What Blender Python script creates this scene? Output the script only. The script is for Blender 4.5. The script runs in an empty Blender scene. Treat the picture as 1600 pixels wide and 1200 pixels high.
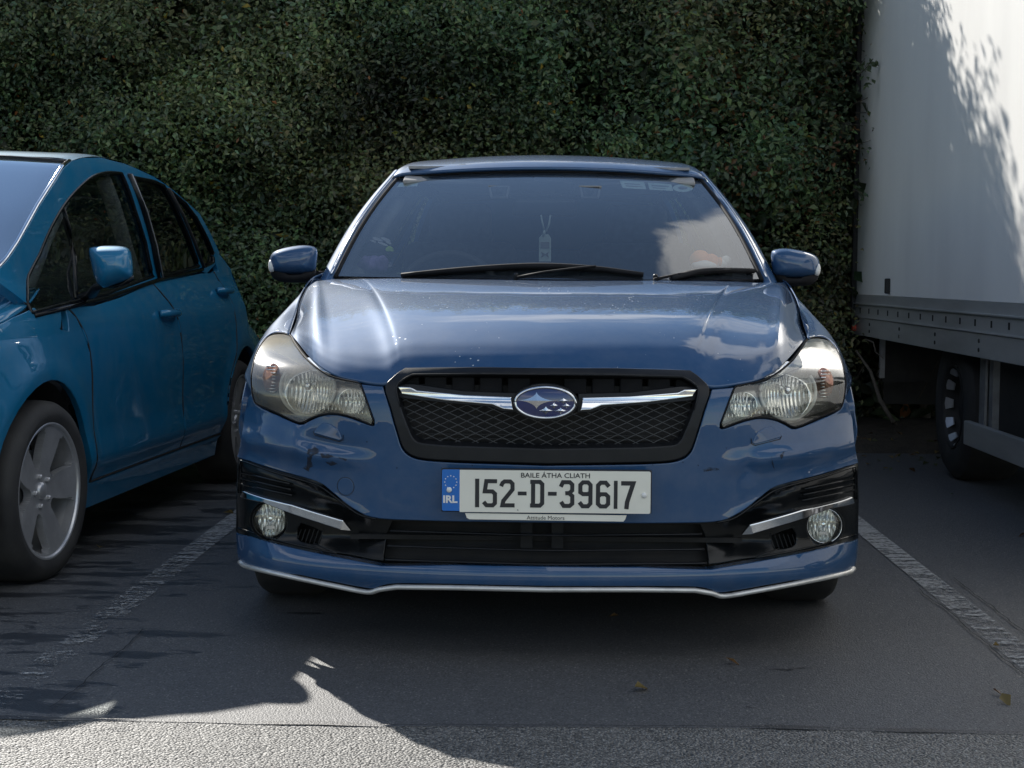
import bpy, bmesh, math, random
import numpy as np
from mathutils import Vector, Matrix, noise
from mathutils.geometry import delaunay_2d_cdt
random.seed(4); np.random.seed(4)
sc = bpy.context.scene
R = math.radians
# ------------------------------------------------------------------ camera
CAMP = Vector((0, -4.02, .98)); YAW = R(1.26); PIT = R(3.845); ROLL = R(.4)
FW = Vector((-math.sin(YAW)*math.cos(PIT), math.cos(YAW)*math.cos(PIT), -math.sin(PIT)))
_r = Vector((math.cos(YAW), math.sin(YAW), 0)); _u = _r.cross(FW)
RT = _r*math.cos(ROLL)+_u*math.sin(ROLL); UP = _u*math.cos(ROLL)-_r*math.sin(ROLL)
cd = bpy.data.cameras.new('camera'); cam = bpy.data.objects.new('camera', cd); sc.collection.objects.link(cam)
cam.matrix_world = Matrix((( RT.x, UP.x, -FW.x, CAMP.x), (RT.y, UP.y, -FW.y, CAMP.y), (RT.z, UP.z, -FW.z, CAMP.z), (0, 0, 0, 1)))
cd.sensor_width = 36; cd.lens = 36*2500/1600; cd.clip_start = .05; cd.clip_end = 2000
sc.camera = cam
# ------------------------------------------------------------------ light
SUN = Vector((-.78, 1.48, 1.0)).normalized()
EL = math.asin(SUN.z); AZ = math.atan2(SUN.x, SUN.y)
sc.view_settings.view_transform = 'Standard'; sc.view_settings.look = 'None'
sc.view_settings.gamma = 1; sc.view_settings.use_curve_mapping = False
sc.view_settings.exposure = .68
w = bpy.data.worlds.new('World'); sc.world = w; w.use_nodes = True
nt = w.node_tree; nt.nodes.clear(); NN = nt.nodes.new; LK = nt.links.new
sky = NN('ShaderNodeTexSky'); sky.sky_type = 'NISHITA'; sky.sun_disc = False
sky.sun_elevation = EL; sky.sun_rotation = AZ; sky.air_density = 1.0; sky.dust_density = .0; sky.ozone_density = 1.0
tc = NN('ShaderNodeTexCoord'); mp = NN('ShaderNodeMapping'); mp.inputs['Scale'].default_value = (1.0, 1.0, 2.4)
mp.inputs['Location'].default_value = (.35, .2, .1)
LK(tc.outputs['Generated'], mp.inputs['Vector'])
cn = NN('ShaderNodeTexNoise'); cn.inputs['Scale'].default_value = 2.6; cn.inputs['Detail'].default_value = 9; cn.inputs['Roughness'].default_value = .60; cn.inputs['Distortion'].default_value = .5
LK(mp.outputs['Vector'], cn.inputs['Vector'])
sp = NN('ShaderNodeSeparateXYZ'); LK(tc.outputs['Generated'], sp.inputs[0])
def WM(op, a, b=None, c=None):
    n = NN('ShaderNodeMath'); n.operation = op
    for i, q in enumerate((a, b, c)):
        if q is None: continue
        if isinstance(q, (int, float)): n.inputs[i].default_value = q
        else: LK(q, n.inputs[i])
    return n.outputs[0]
def SM(v, a, b, lo=0., hi=1.):
    n = NN('ShaderNodeMapRange'); n.interpolation_type = 'SMOOTHSTEP'; LK(v, n.inputs['Value'])
    for k, q in (('From Min', a), ('From Max', b), ('To Min', lo), ('To Max', hi)): n.inputs[k].default_value = q
    return n.outputs[0]
azn = WM('ARCTAN2', sp.outputs[0], sp.outputs[1]); eln = WM('ARCSINE', sp.outputs[2])
# a cloud bank to the right of the hedge, a thin streak lower down, fair-weather cloud elsewhere, thickened unseen behind the camera as fill light
bank = WM('MULTIPLY', SM(WM('ADD', azn, WM('MULTIPLY', eln, .25)), R(24), R(36)), SM(eln, R(33), R(41)))
bank = WM('MULTIPLY', bank, SM(eln, R(62), R(50)))
streak = WM('MULTIPLY', SM(eln, R(25), R(29)), SM(eln, R(36), R(32)))
away = SM(sp.outputs[1], .25, -.4)
bias = WM('ADD', WM('ADD', WM('MULTIPLY', bank, .34), WM('MULTIPLY', streak, .19)), WM('ADD', WM('MULTIPLY', away, .14), -.14))
cf = SM(WM('ADD', cn.outputs['Fac'], bias), .50, .66)
cmx = NN('ShaderNodeMixRGB'); cmx.inputs['Color2'].default_value = (9.5, 9.8, 10.2, 1)
LK(cf, cmx.inputs['Fac']); LK(sky.outputs['Color'], cmx.inputs['Color1'])
bg = NN('ShaderNodeBackground'); bg.inputs['Strength'].default_value = .082
LK(cmx.outputs['Color'], bg.inputs['Color']); wo = NN('ShaderNodeOutputWorld'); LK(bg.outputs['Background'], wo.inputs['Surface'])
sl = bpy.data.lights.new('sun', 'SUN'); sl.energy = 5.0; sl.angle = R(.55); sl.color = (1, .955, .88)
so = bpy.data.objects.new('sun', sl); sc.collection.objects.link(so)
so.rotation_euler = SUN.to_track_quat('Z', 'Y').to_euler(); so.location = (0, 0, 12)

# ------------------------------------------------------------------ measuring helpers
def ray(u, v): return FW*2500+RT*(u-800)+UP*(600-v)
def W(u, v, y):
    d = ray(u, v); return CAMP+d*((y-CAMP.y)/d.y)
def WX(u, v, x):
    d = ray(u, v); return CAMP+d*((x-CAMP.x)/d.x)
def G(u, v, z=0):
    d = ray(u, v); return CAMP+d*((z-CAMP.z)/d.z)
class pch:
    """monotone cubic through (x, y) pairs, sampled to a table"""
    def __init__(s, pairs):
        xs = np.array([p[0] for p in pairs], float); ys = np.array([p[1] for p in pairs], float)
        h = np.diff(xs); d = np.diff(ys)/h; m = np.zeros(len(xs))
        for i in range(1, len(xs)-1):
            if d[i-1]*d[i] > 0:
                w1 = 2*h[i]+h[i-1]; w2 = h[i]+2*h[i-1]; m[i] = (w1+w2)/(w1/d[i-1]+w2/d[i])
        m[0] = d[0]; m[-1] = d[-1]
        s.x0 = xs[0]; s.x1 = xs[-1]; s.n = 800
        t = np.linspace(s.x0, s.x1, s.n+1); k = np.clip(np.searchsorted(xs, t)-1, 0, len(xs)-2)
        q = (t-xs[k])/h[k]
        s.t = ((2*q**3-3*q**2+1)*ys[k]+(q**3-2*q**2+q)*h[k]*m[k]+(-2*q**3+3*q**2)*ys[k+1]+(q**3-q**2)*h[k]*m[k+1]).tolist()
        s.m0 = m[0]; s.m1 = m[-1]
    def __call__(s, x):
        if x <= s.x0: return s.t[0]+(x-s.x0)*s.m0
        if x >= s.x1: return s.t[-1]+(x-s.x1)*s.m1
        f = (x-s.x0)/(s.x1-s.x0)*s.n; i = int(f); f -= i
        return s.t[i]*(1-f)+s.t[min(i+1, s.n)]*f
def sst(a, b, x):
    t = min(1, max(0, (x-a)/(b-a))); return t*t*(3-2*t)
def lerp(a, b, t): return a+(b-a)*t
def spline(pts, n=8):
    """Catmull-Rom through the points (open), n samples a span"""
    P = [np.array(p, float) for p in pts]
    if len(P) < 3: return [P[0]+(P[-1]-P[0])*i/n for i in range(n+1)]
    P = [2*P[0]-P[1]]+P+[2*P[-1]-P[-2]]; o = []
    for i in range(1, len(P)-2):
        for k in range(n):
            t = k/n; a, b, c, d = P[i-1:i+3]
            o.append(.5*((2*b)+(c-a)*t+(2*a-5*b+4*c-d)*t*t+(3*b-3*c+d-a)*t**3))
    o.append(P[-2]); return o
# ------------------------------------------------------------------ object helpers
FR = {}      # object -> (root matrix inverse, origin in the root frame)
def root(name, loc, rz=0, label=None, cat=None, group=None):
    o = bpy.data.objects.new(name, None); sc.collection.objects.link(o)
    o.location = loc; o.rotation_euler = (0, 0, rz); o.empty_display_size = .2
    if label: o['label'] = label
    if cat: o['category'] = cat
    if group: o['group'] = group
    M = Matrix.Translation(Vector(loc)) @ Matrix.Rotation(rz, 4, 'Z')
    FR[o] = (M.inverted(), Vector((0, 0, 0))); return o
def mk(name, V, F, mat, parent=None, smooth=False, nrm=None, auto=None, **props):
    V = [Vector(v) for v in V]
    Mi = FR[parent][0] if parent else Matrix.Identity(4)
    po = FR[parent][1] if parent else Vector((0, 0, 0))
    V = [Mi @ v for v in V]
    c = sum(V, Vector((0, 0, 0)))/max(1, len(V))
    if parent is None and props.get('base'): c.z = min(v.z for v in V)
    props.pop('base', None)
    me = bpy.data.meshes.new(name); me.from_pydata([v-c for v in V], [], [list(f) for f in F])
    for m in (mat if isinstance(mat, (list, tuple)) else [mat]): me.materials.append(m)
    me.update()
    if smooth or nrm is not None:
        me.polygons.foreach_set('use_smooth', [True]*len(me.polygons))
    if nrm is not None:
        R3 = Mi.to_3x3(); me.normals_split_custom_set_from_vertices([(R3 @ Vector(n)).normalized() for n in nrm])
    elif auto:
        me.polygons.foreach_set('use_smooth', [True]*len(me.polygons))
        me.set_sharp_from_angle(angle=R(auto))
    o = bpy.data.objects.new(name, me); sc.collection.objects.link(o)
    if parent: o.parent = parent
    o.location = c-po; FR[o] = (Mi, c)
    for k, v in props.items(): o[k] = v
    return o
class MB:
    def __init__(s): s.V = []; s.F = []; s.M = []
    def add(s, V, F, m=0):
        n = len(s.V); s.V += [Vector(v) for v in V]; s.F += [[i+n for i in f] for f in F]; s.M += [m]*len(F); return s
    def box(s, c, d, rot=None, m=0):
        c = Vector(c); V = []
        for z in (-1, 1):
            for x, y in ((-1, -1), (1, -1), (1, 1), (-1, 1)):
                p = Vector((x*d[0]/2, y*d[1]/2, z*d[2]/2)); V.append(c+(rot @ p if rot else p))
        return s.add(V, [[3, 2, 1, 0], [4, 5, 6, 7], [0, 1, 5, 4], [1, 2, 6, 5], [2, 3, 7, 6], [3, 0, 4, 7]], m)
    def tube(s, pts, r, n=8, cap=True, sy=1, upv=None, m=0):
        pts = [Vector(p) for p in pts]; k = len(pts); V = []; F = []
        for i, p in enumerate(pts):
            t = (pts[min(i+1, k-1)]-pts[max(i-1, 0)]).normalized()
            a = (upv or Vector((0, 0, 1))); b = t.cross(a)
            if b.length < .05: b = t.cross(Vector((1, 0, 0)))
            b.normalize(); a = b.cross(t).normalized(); rr = r[i] if isinstance(r, (list, tuple)) else r
            for j in range(n):
                q = 2*math.pi*(j+.5)/n; V.append(p+b*math.cos(q)*rr+a*math.sin(q)*rr*sy)
        for i in range(k-1):
            for j in range(n): F.append([i*n+j, i*n+(j+1) % n, (i+1)*n+(j+1) % n, (i+1)*n+j])
        if cap: F += [list(range(n))[::-1], [(k-1)*n+j for j in range(n)]]
        return s.add(V, F, m)
    def lathe(s, prof, c, ax, n=32, m=0, fn=None, closed=False):
        """prof: (radius, distance along the axis)"""
        c = Vector(c); ax = Vector(ax).normalized(); a = ax.orthogonal().normalized()
        if abs(ax.z) < .9: a = Vector((0, 0, 1)); a = (a-ax*a.dot(ax)).normalized()
        b = ax.cross(a); V = []; F = []; k = len(prof)
        for i, (r, h) in enumerate(prof):
            for j in range(n):
                q = 2*math.pi*j/n; rr = r*(fn(i, q) if fn else 1); V.append(c+ax*h+(a*math.cos(q)+b*math.sin(q))*rr)
        for i in range(k-1+(1 if closed else 0)):
            for j in range(n): F.append([i*n+j, i*n+(j+1) % n, ((i+1) % k)*n+(j+1) % n, ((i+1) % k)*n+j])
        return s.add(V, F, m)
    def prism(s, poly, dv, m=0):
        """poly: 3D points of a planar outline; dv: extrusion vector"""
        n = len(poly); P = [Vector(p) for p in poly]; dv = Vector(dv)
        return s.add(P+[p+dv for p in P], [list(range(n)), list(range(2*n-1, n-1, -1))]+[[i, i+n, (i+1) % n+n, (i+1) % n] for i in range(n)], m)
    def build(s, name, mat, parent=None, smooth=False, auto=None, fix=True, **props):
        o = mk(name, s.V, s.F, mat, parent, smooth, None, auto, **props)
        if any(s.M): o.data.polygons.foreach_set('material_index', s.M)
        if fix:
            bm = bmesh.new(); bm.from_mesh(o.data); bmesh.ops.recalc_face_normals(bm, faces=bm.faces); bm.to_mesh(o.data); bm.free()
            if auto: o.data.set_sharp_from_angle(angle=R(auto))
        return o
def bevel(o, wd, seg=2, ang=35):
    m = o.modifiers.new('bevel', 'BEVEL'); m.width = wd; m.segments = seg; m.limit_method = 'ANGLE'; m.angle_limit = R(ang)
    o.data.polygons.foreach_set('use_smooth', [True]*len(o.data.polygons)); m.harden_normals = True
    return o
def inpoly(P, poly):
    x = P[:, 0]; y = P[:, 1]; r = np.zeros(len(P), bool); n = len(poly)
    for i in range(n):
        x1, y1 = poly[i]; x2, y2 = poly[(i+1) % n]
        if y1 == y2: continue
        c = ((y1 > y) != (y2 > y)); r ^= c & (x < (x2-x1)*(y-y1)/(y2-y1)+x1)
    return r
def dens(poly, step):
    o = []; n = len(poly)
    for i in range(n):
        a = np.array(poly[i], float); b = np.array(poly[(i+1) % n], float); L = np.linalg.norm(b-a)
        if L < 1e-5: continue
        k = max(1, int(math.ceil(L/step)))
        for j in range(k): o.append(a+(b-a)*j/k)
    return o
def area(p): p = np.array(p); x, y = p[:, 0], p[:, 1]; return .5*np.sum(x*np.roll(y, -1)-y*np.roll(x, -1))
def offs(poly, d):
    """moves a ccw polygon inwards by d"""
    o = []; n = len(poly)
    for i in range(n):
        a, b, c = poly[i-1], poly[i], poly[(i+1) % n]
        e1 = (b-a)/(np.linalg.norm(b-a)+1e-9); e2 = (c-b)/(np.linalg.norm(c-b)+1e-9)
        nn = np.array([-(e1[1]+e2[1]), e1[0]+e2[0]]); L = np.linalg.norm(nn)
        nn = nn/L if L > 1e-6 else np.array([-e1[1], e1[0]])
        o.append(b+nn*d)
    return o
def sheet(name, outline, fn, mat, parent, step=.014, holes=(), bev=.002, depth=.012, off=0.0, ref=(0, -1, 0), back=None, hback=None, **props):
    """a panel on the surface fn(a, b): outline and holes are 2D, rounded edge, walls going back"""
    ref = Vector(ref); rings = []
    for k, poly in enumerate([outline]+list(holes)):
        p = dens(poly, step*.8)
        if (area(p) < 0) != (k > 0): p = p[::-1]
        rings.append(p)
    pts = []; edges = []; tag = []
    for k, p in enumerate(rings):
        q = offs(p, bev)
        for kind, rr in ((1, p), (2, q)):
            b0 = len(pts); pts += [Vector((x[0], x[1])) for x in rr]; tag += [(kind, k, i) for i in range(len(rr))]
            edges += [(b0+i, b0+(i+1) % len(rr)) for i in range(len(rr))]
    A = np.array(rings[0]); mn = A.min(0); mx = A.max(0)
    gx, gy = np.meshgrid(np.arange(mn[0]+step/2, mx[0], step), np.arange(mn[1]+step/2, mx[1], step))
    gp = np.stack([gx.ravel(), gy.ravel()], 1); keep = inpoly(gp, A)
    for h in rings[1:]: keep &= ~inpoly(gp, h)
    gp = gp[keep]; allb = np.array([x for r in rings for x in r])
    if len(gp):
        ok = np.ones(len(gp), bool)
        for i in range(0, len(gp), 2000):
            d = ((gp[i:i+2000, None, :]-allb[None])**2).sum(2).min(1); ok[i:i+2000] = d > (bev+step*.35)**2
        for x in gp[ok]: pts.append(Vector((x[0], x[1]))); tag.append((0, 0, 0))
    V2, E2, F2, ov, oe, of = delaunay_2d_cdt(pts, edges, [], 0, 1e-6)
    cen = np.array([[sum(V2[i].x for i in f)/3, sum(V2[i].y for i in f)/3] for f in F2])
    keep = inpoly(cen, A)
    for h in rings[1:]: keep &= ~inpoly(cen, h)
    Fs = [list(f) for f, k in zip(F2, keep) if k]
    used = sorted({i for f in Fs for i in f}); rm = {o: n for n, o in enumerate(used)}
    Fs = [[rm[i] for i in f] for f in Fs]
    e = .0012; P = []; N = []; kinds = []
    for i in used:
        a, b = V2[i]; p = Vector(fn(a, b)); da = Vector(fn(a+e, b))-Vector(fn(a-e, b)); db = Vector(fn(a, b+e))-Vector(fn(a, b-e))
        n = da.cross(db).normalized()
        if n.dot(ref) < 0: n = -n
        P.append(p+n*off); N.append(n); t = [tag[q] for q in ov[i]] if ov[i] else []
        kinds.append(t)
    o2 = {}
    for j, t in enumerate(kinds):
        for q in t:
            if q[0]: o2[q] = j
    BP = list(P); out = [None]*len(P)
    for (kind, k, i), j in o2.items():
        if kind == 1 and (2, k, i) in o2:
            d = P[j]-P[o2[(2, k, i)]]
            if d.length > 1e-7: out[j] = d.normalized()
    nP = list(P); nN = list(N)
    for j in range(len(P)):
        if out[j] is not None: nP[j] = P[j]-N[j]*bev; nN[j] = (N[j]+out[j]).normalized()
    # winding
    if Fs:
        f = Fs[len(Fs)//2]; g = (P[f[1]]-P[f[0]]).cross(P[f[2]]-P[f[0]])
        if g.dot(N[f[0]]) < 0: Fs = [f[::-1] for f in Fs]
    if depth:
        for k, r in enumerate(rings):
            m = len(r); idx = [o2.get((1, k, i)) for i in range(m)]
            bk = back if k == 0 else (hback or back)
            base = len(nP); ok = [x is not None for x in idx]
            for i in range(m):
                j = idx[i] if ok[i] else o2.get((2, k, i), 0)
                o_ = out[j] if j is not None and out[j] is not None else Vector((0, 0, 0))
                nP.append(nP[j]); nN.append(o_ if o_.length > .1 else N[j])
                nP.append(nP[j]+(Vector(bk)*depth if bk is not None else -N[j]*depth)); nN.append(nN[-1])
            for i in range(m):
                q = (i+1) % m
                if ok[i] and ok[q]: 
                    f = [base+2*i, base+2*i+1, base+2*q+1, base+2*q]
                    g = (nP[f[1]]-nP[f[0]]).cross(nP[f[3]]-nP[f[0]])
                    if g.dot(nN[f[0]]) < 0: f = f[::-1]
                    Fs.append(f)
    return mk(name, nP, Fs, mat, parent, True, nN, **props)
def patch(name, rows, mat, parent, nu=5, nv=5, thick=0, flip=False, mirror=False, **props):
    """Catmull-Rom surface through rows of control points"""
    Rr = [spline(r, nu) for r in rows]; cols = [spline([r[j] for r in Rr], nv) for j in range(len(Rr[0]))]
    nr = len(cols[0]); nc = len(cols)
    V = [Vector(cols[j][i]) for i in range(nr) for j in range(nc)]
    F = [[i*nc+j, i*nc+j+1, (i+1)*nc+j+1, (i+1)*nc+j] for i in range(nr-1) for j in range(nc-1)]
    if flip: F = [f[::-1] for f in F]
    o = mk(name, V, F, mat, parent, True, **props)
    if thick:
        m = o.modifiers.new('thickness', 'SOLIDIFY'); m.thickness = thick; m.offset = -1
    return o
def mirx(rows): return [[(-p[0], p[1], p[2]) for p in r][::-1] for r in rows]
def ring(name, A, B, mat, parent, smooth=False, **props):
    n = len(A); return MB().add(list(A)+list(B), [[i, (i+1) % n, n+(i+1) % n, n+i] for i in range(n)]).build(name, mat, parent, smooth, None, fix=False, **props)
def resamp(poly, n):
    P = [np.array(p, float) for p in poly]; P.append(P[0]); L = [0]
    for a, b in zip(P, P[1:]): L.append(L[-1]+np.linalg.norm(b-a))
    o = []
    for i in range(n):
        d = L[-1]*i/n; k = max(0, min(len(L)-2, int(np.searchsorted(L, d, side='right'))-1)); t = (d-L[k])/(L[k+1]-L[k]+1e-12); o.append(P[k]+(P[k+1]-P[k])*t)
    return o
# ------------------------------------------------------------------ materials
def nmat(name):
    m = bpy.data.materials.new(name); m.use_nodes = True; t = m.node_tree
    return m, t, t.nodes['Principled BSDF'], t.nodes.new, t.links.new
def S_(b, **k):
    for a, v in k.items():
        i = b.inputs[a.replace('_', ' ')]; i.default_value = (*v, 1) if isinstance(v, tuple) and len(v) == 3 and i.type == 'RGBA' else v
def noisy(name, col, col2=None, rough=.5, metal=0, scale=20, bump=0, bscale=200, coat=0, rvar=.0, spec=.5, detail=5, lo=.35, hi=.65, stretch=None, bd=.001):
    m, t, b, N, L = nmat(name); S_(b, Base_Color=col, Roughness=rough, Metallic=metal, Coat_Weight=coat, Coat_Roughness=.03, Specular_IOR_Level=spec)
    tcn = N('ShaderNodeTexCoord'); src = tcn.outputs['Object']
    if stretch:
        mm = N('ShaderNodeMapping'); mm.inputs['Scale'].default_value = stretch; L(src, mm.inputs['Vector']); src = mm.outputs['Vector']
    if col2 is not None:
        n = N('ShaderNodeTexNoise'); n.inputs['Scale'].default_value = scale; n.inputs['Detail'].default_value = detail; L(src, n.inputs['Vector'])
        r = N('ShaderNodeValToRGB'); r.color_ramp.elements[0].position = lo; r.color_ramp.elements[1].position = hi
        r.color_ramp.elements[0].color = (*col, 1); r.color_ramp.elements[1].color = (*col2, 1); L(n.outputs['Fac'], r.inputs['Fac']); L(r.outputs['Color'], b.inputs['Base Color'])
        if rvar:
            q = N('ShaderNodeMapRange'); q.inputs['To Min'].default_value = rough-rvar; q.inputs['To Max'].default_value = rough+rvar; L(n.outputs['Fac'], q.inputs['Value']); L(q.outputs[0], b.inputs['Roughness'])
    if bump:
        n = N('ShaderNodeTexNoise'); n.inputs['Scale'].default_value = bscale; n.inputs['Detail'].default_value = 3; L(src, n.inputs['Vector'])
        bp = N('ShaderNodeBump'); bp.inputs['Strength'].default_value = bump; bp.inputs['Distance'].default_value = bd; L(n.outputs['Fac'], bp.inputs['Height']); L(bp.outputs['Normal'], b.inputs['Normal'])
    return m
def paint(name, col, dark, spots=0.0, metal=.30):
    """metallic car paint: flakes under a clear coat, a thin film of dust, dried water spots"""
    m, t, b, N, L = nmat(name); S_(b, Base_Color=col, Metallic=metal, Roughness=.60, Specular_IOR_Level=.10, Coat_Weight=1.0, Coat_Roughness=.02, Coat_IOR=1.55)
    tcn = N('ShaderNodeTexCoord'); O = tcn.outputs['Object']
    n = N('ShaderNodeTexNoise'); n.inputs['Scale'].default_value = 2.2; n.inputs['Detail'].default_value = 6; L(O, n.inputs['Vector'])
    mx = N('ShaderNodeMixRGB'); mx.inputs['Color1'].default_value = (*col, 1); mx.inputs['Color2'].default_value = (*dark, 1); L(n.outputs['Fac'], mx.inputs['Fac'])
    # dust
    d = N('ShaderNodeTexNoise'); d.inputs['Scale'].default_value = 9; d.inputs['Detail'].default_value = 9; d.inputs['Roughness'].default_value = .7; L(O, d.inputs['Vector'])
    dr = N('ShaderNodeMapRange'); dr.inputs['From Min'].default_value = .4; dr.inputs['From Max'].default_value = .75; dr.inputs['To Max'].default_value = .10; L(d.outputs['Fac'], dr.inputs['Value'])
    m2 = N('ShaderNodeMixRGB'); m2.inputs['Color2'].default_value = (.34, .34, .33, 1); L(dr.outputs[0], m2.inputs['Fac']); L(mx.outputs['Color'], m2.inputs['Color1'])
    last = m2.outputs['Color']
    if spots:
        v = N('ShaderNodeTexVoronoi'); v.inputs['Scale'].default_value = 55; v.inputs['Randomness'].default_value = 1; L(O, v.inputs['Vector'])
        k = N('ShaderNodeTexNoise'); k.inputs['Scale'].default_value = 7; k.inputs['Detail'].default_value = 3; L(O, k.inputs['Vector'])
        th = N('ShaderNodeMapRange'); th.inputs['From Min'].default_value = .52; th.inputs['From Max'].default_value = .72; th.inputs['To Min'].default_value = 0; th.inputs['To Max'].default_value = .17; L(k.outputs['Fac'], th.inputs['Value'])
        lt = N('ShaderNodeMath'); lt.operation = 'LESS_THAN'; L(v.outputs['Distance'], lt.inputs[0]); L(th.outputs[0], lt.inputs[1])
        ml = N('ShaderNodeMath'); ml.operation = 'MULTIPLY'; ml.inputs[1].default_value = spots; L(lt.outputs[0], ml.inputs[0])
        m3 = N('ShaderNodeMixRGB'); m3.inputs['Color2'].default_value = (.6, .62, .62, 1); L(ml.outputs[0], m3.inputs['Fac']); L(last, m3.inputs['Color1']); last = m3.outputs['Color']
        ro = N('ShaderNodeMapRange'); ro.inputs['To Min'].default_value = .02; ro.inputs['To Max'].default_value = .4; L(ml.outputs[0], ro.inputs['Value']); L(ro.outputs[0], b.inputs['Coat Roughness'])
    L(last, b.inputs['Base Color'])
    wv = N('ShaderNodeTexNoise'); wv.inputs['Scale'].default_value = 5; wv.inputs['Detail'].default_value = 1.5; L(O, wv.inputs['Vector'])
    bp = N('ShaderNodeBump'); bp.inputs['Strength'].default_value = .35; bp.inputs['Distance'].default_value = .003; L(wv.outputs['Fac'], bp.inputs['Height']); L(bp.outputs['Normal'], b.inputs['Coat Normal'])
    return m
def glassy(name, tint, rough=.0, haze=0.0, hazecol=(.75, .72, .58), ior=1.5, hz=None, film=0.0, flute=0):
    """thin pane: see-through with Fresnel reflection, optionally a dull yellowed or blue-tinted film"""
    m, t, b, N, L = nmat(name); t.nodes.remove(b); out = t.nodes['Material Output']
    tr = N('ShaderNodeBsdfTransparent'); tr.inputs['Color'].default_value = (*tint, 1)
    gl = N('ShaderNodeBsdfGlossy'); gl.inputs['Roughness'].default_value = rough
    fr = N('ShaderNodeFresnel'); fr.inputs['IOR'].default_value = ior
    geo = N('ShaderNodeNewGeometry')
    # both faces of a pane reflect: about twice one face
    ml = N('ShaderNodeMath'); ml.operation = 'MULTIPLY'; ml.inputs[1].default_value = 1.9; ml.use_clamp = True; L(fr.outputs[0], ml.inputs[0])
    mx = N('ShaderNodeMixShader'); L(ml.outputs[0], mx.inputs['Fac']); L(tr.outputs[0], mx.inputs[1]); L(gl.outputs[0], mx.inputs[2]); last = mx.outputs[0]
    tcn = N('ShaderNodeTexCoord')
    if haze or film:
        df = N('ShaderNodeBsdfDiffuse'); df.inputs['Color'].default_value = (*hazecol, 1); tl = N('ShaderNodeBsdfTranslucent'); tl.inputs['Color'].default_value = (*hazecol, 1)
        am = N('ShaderNodeMixShader'); am.inputs['Fac'].default_value = .5; L(df.outputs[0], am.inputs[1]); L(tl.outputs[0], am.inputs[2])
        m2 = N('ShaderNodeMixShader'); L(last, m2.inputs[1]); L(am.outputs[0], m2.inputs[2])
        n = N('ShaderNodeTexNoise'); n.inputs['Scale'].default_value = 14; n.inputs['Detail'].default_value = 6; L(tcn.outputs['Object'], n.inputs['Vector'])
        r = N('ShaderNodeMapRange'); r.inputs['From Min'].default_value = .3; r.inputs['From Max'].default_value = .7; r.inputs['To Min'].default_value = film; r.inputs['To Max'].default_value = film+haze*.10; L(n.outputs['Fac'], r.inputs['Value']); f = r.outputs[0]
        if hz:   # yellowing is worst towards the upper outer corner (object space direction hz)
            dt = N('ShaderNodeVectorMath'); dt.operation = 'DOT_PRODUCT'; dt.inputs[1].default_value = hz; L(tcn.outputs['Object'], dt.inputs[0])
            q = N('ShaderNodeMapRange'); q.inputs['From Min'].default_value = .06; q.inputs['From Max'].default_value = .19; q.inputs['To Max'].default_value = haze; L(dt.outputs['Value'], q.inputs['Value'])
            ad = N('ShaderNodeMath'); ad.operation = 'ADD'; ad.use_clamp = True; L(f, ad.inputs[0]); L(q.outputs[0], ad.inputs[1]); f = ad.outputs[0]
        L(f, m2.inputs['Fac']); last = m2.outputs[0]
    L(last, out.inputs['Surface']); return m

M = {}
M['paint'] = paint('blue_metallic_paint', (.021, .074, .175), (.018, .064, .155))
M['hoodpaint'] = paint('blue_bonnet_paint', (.021, .074, .175), (.018, .066, .158), spots=.8)
M['teal'] = paint('azure_metallic_paint', (.003, .16, .31), (.0025, .135, .27), metal=.30)
M['satin'] = noisy('satin_black_plastic', (.006, .007, .009), (.010, .011, .013), .42, spec=.32, bump=.3, bscale=900, bd=.0004)
M['matt'] = noisy('matt_black_plastic', (.008, .008, .009), (.014, .014, .016), .75, spec=.2, bump=.3, bscale=500, bd=.0005)
M['gloss'] = noisy('gloss_black', (.004, .005, .006), (.007, .008, .009), .2, scale=12, spec=.28, rvar=.05)
M['chrome'] = noisy('chrome', (.83, .84, .86), (.74, .75, .77), .07, 1, scale=40)
M['reflector'] = noisy('reflector_chrome', (.93, .93, .90), (.85, .85, .82), .17, .88, scale=60)
M['silver'] = noisy('scuffed_silver_trim', (.62, .61, .58), (.42, .41, .39), .32, .55, scale=18, lo=.5, hi=.75)
M['rubber'] = noisy('tyre_rubber', (.016, .016, .017), (.032, .031, .030), .75, scale=9, bump=.4, bscale=120)
M['alloy'] = noisy('grey_alloy', (.46, .47, .49), (.36, .37, .39), .36, .75, scale=12, rvar=.08)
M['alloylt'] = noisy('silver_alloy', (.58, .58, .59), (.44, .44, .45), .34, .65, scale=12, rvar=.08)
M['under'] = noisy('underbody', (.008, .008, .009), (.015, .014, .013), .8)
M['dash'] = noisy('dashboard_vinyl', (.030, .031, .034), (.04, .041, .045), .65, bump=.4, bscale=500)
M['cloth'] = noisy('seat_cloth', (.05, .05, .056), (.075, .075, .08), .9, scale=30, bump=.4, bscale=600)
M['liner'] = noisy('headliner', (.30, .30, .30), (.26, .26, .26), .95)
M['glass'] = glassy('windscreen_glass', (.88, .93, .93), film=.045, haze=.05, hazecol=(.36, .49, .62))  # blue in the dust film stands in for the sky's reflection
M['privacy'] = glassy('side_glass', (.62, .68, .68))
M['darkglass'] = glassy('dark_side_glass', (.30, .34, .36))
M['lensR'] = glassy('headlamp_lens_right', (.97, .96, .90), rough=.04, haze=.14, film=.015, hz=(.55, 0, .83), hazecol=(.80, .76, .60))
M['lensL'] = glassy('headlamp_lens_left', (.96, .94, .86), rough=.12, haze=.26, film=.14, hz=(-.55, 0, .83), hazecol=(.84, .75, .60))
M['foglens'] = glassy('fog_lens', (.97, .97, .93), rough=.05, haze=.15, film=.03)
M['frit'] = noisy('windscreen_frit', (.03, .028, .034), (.035, .033, .04), .18, coat=.5)
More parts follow.
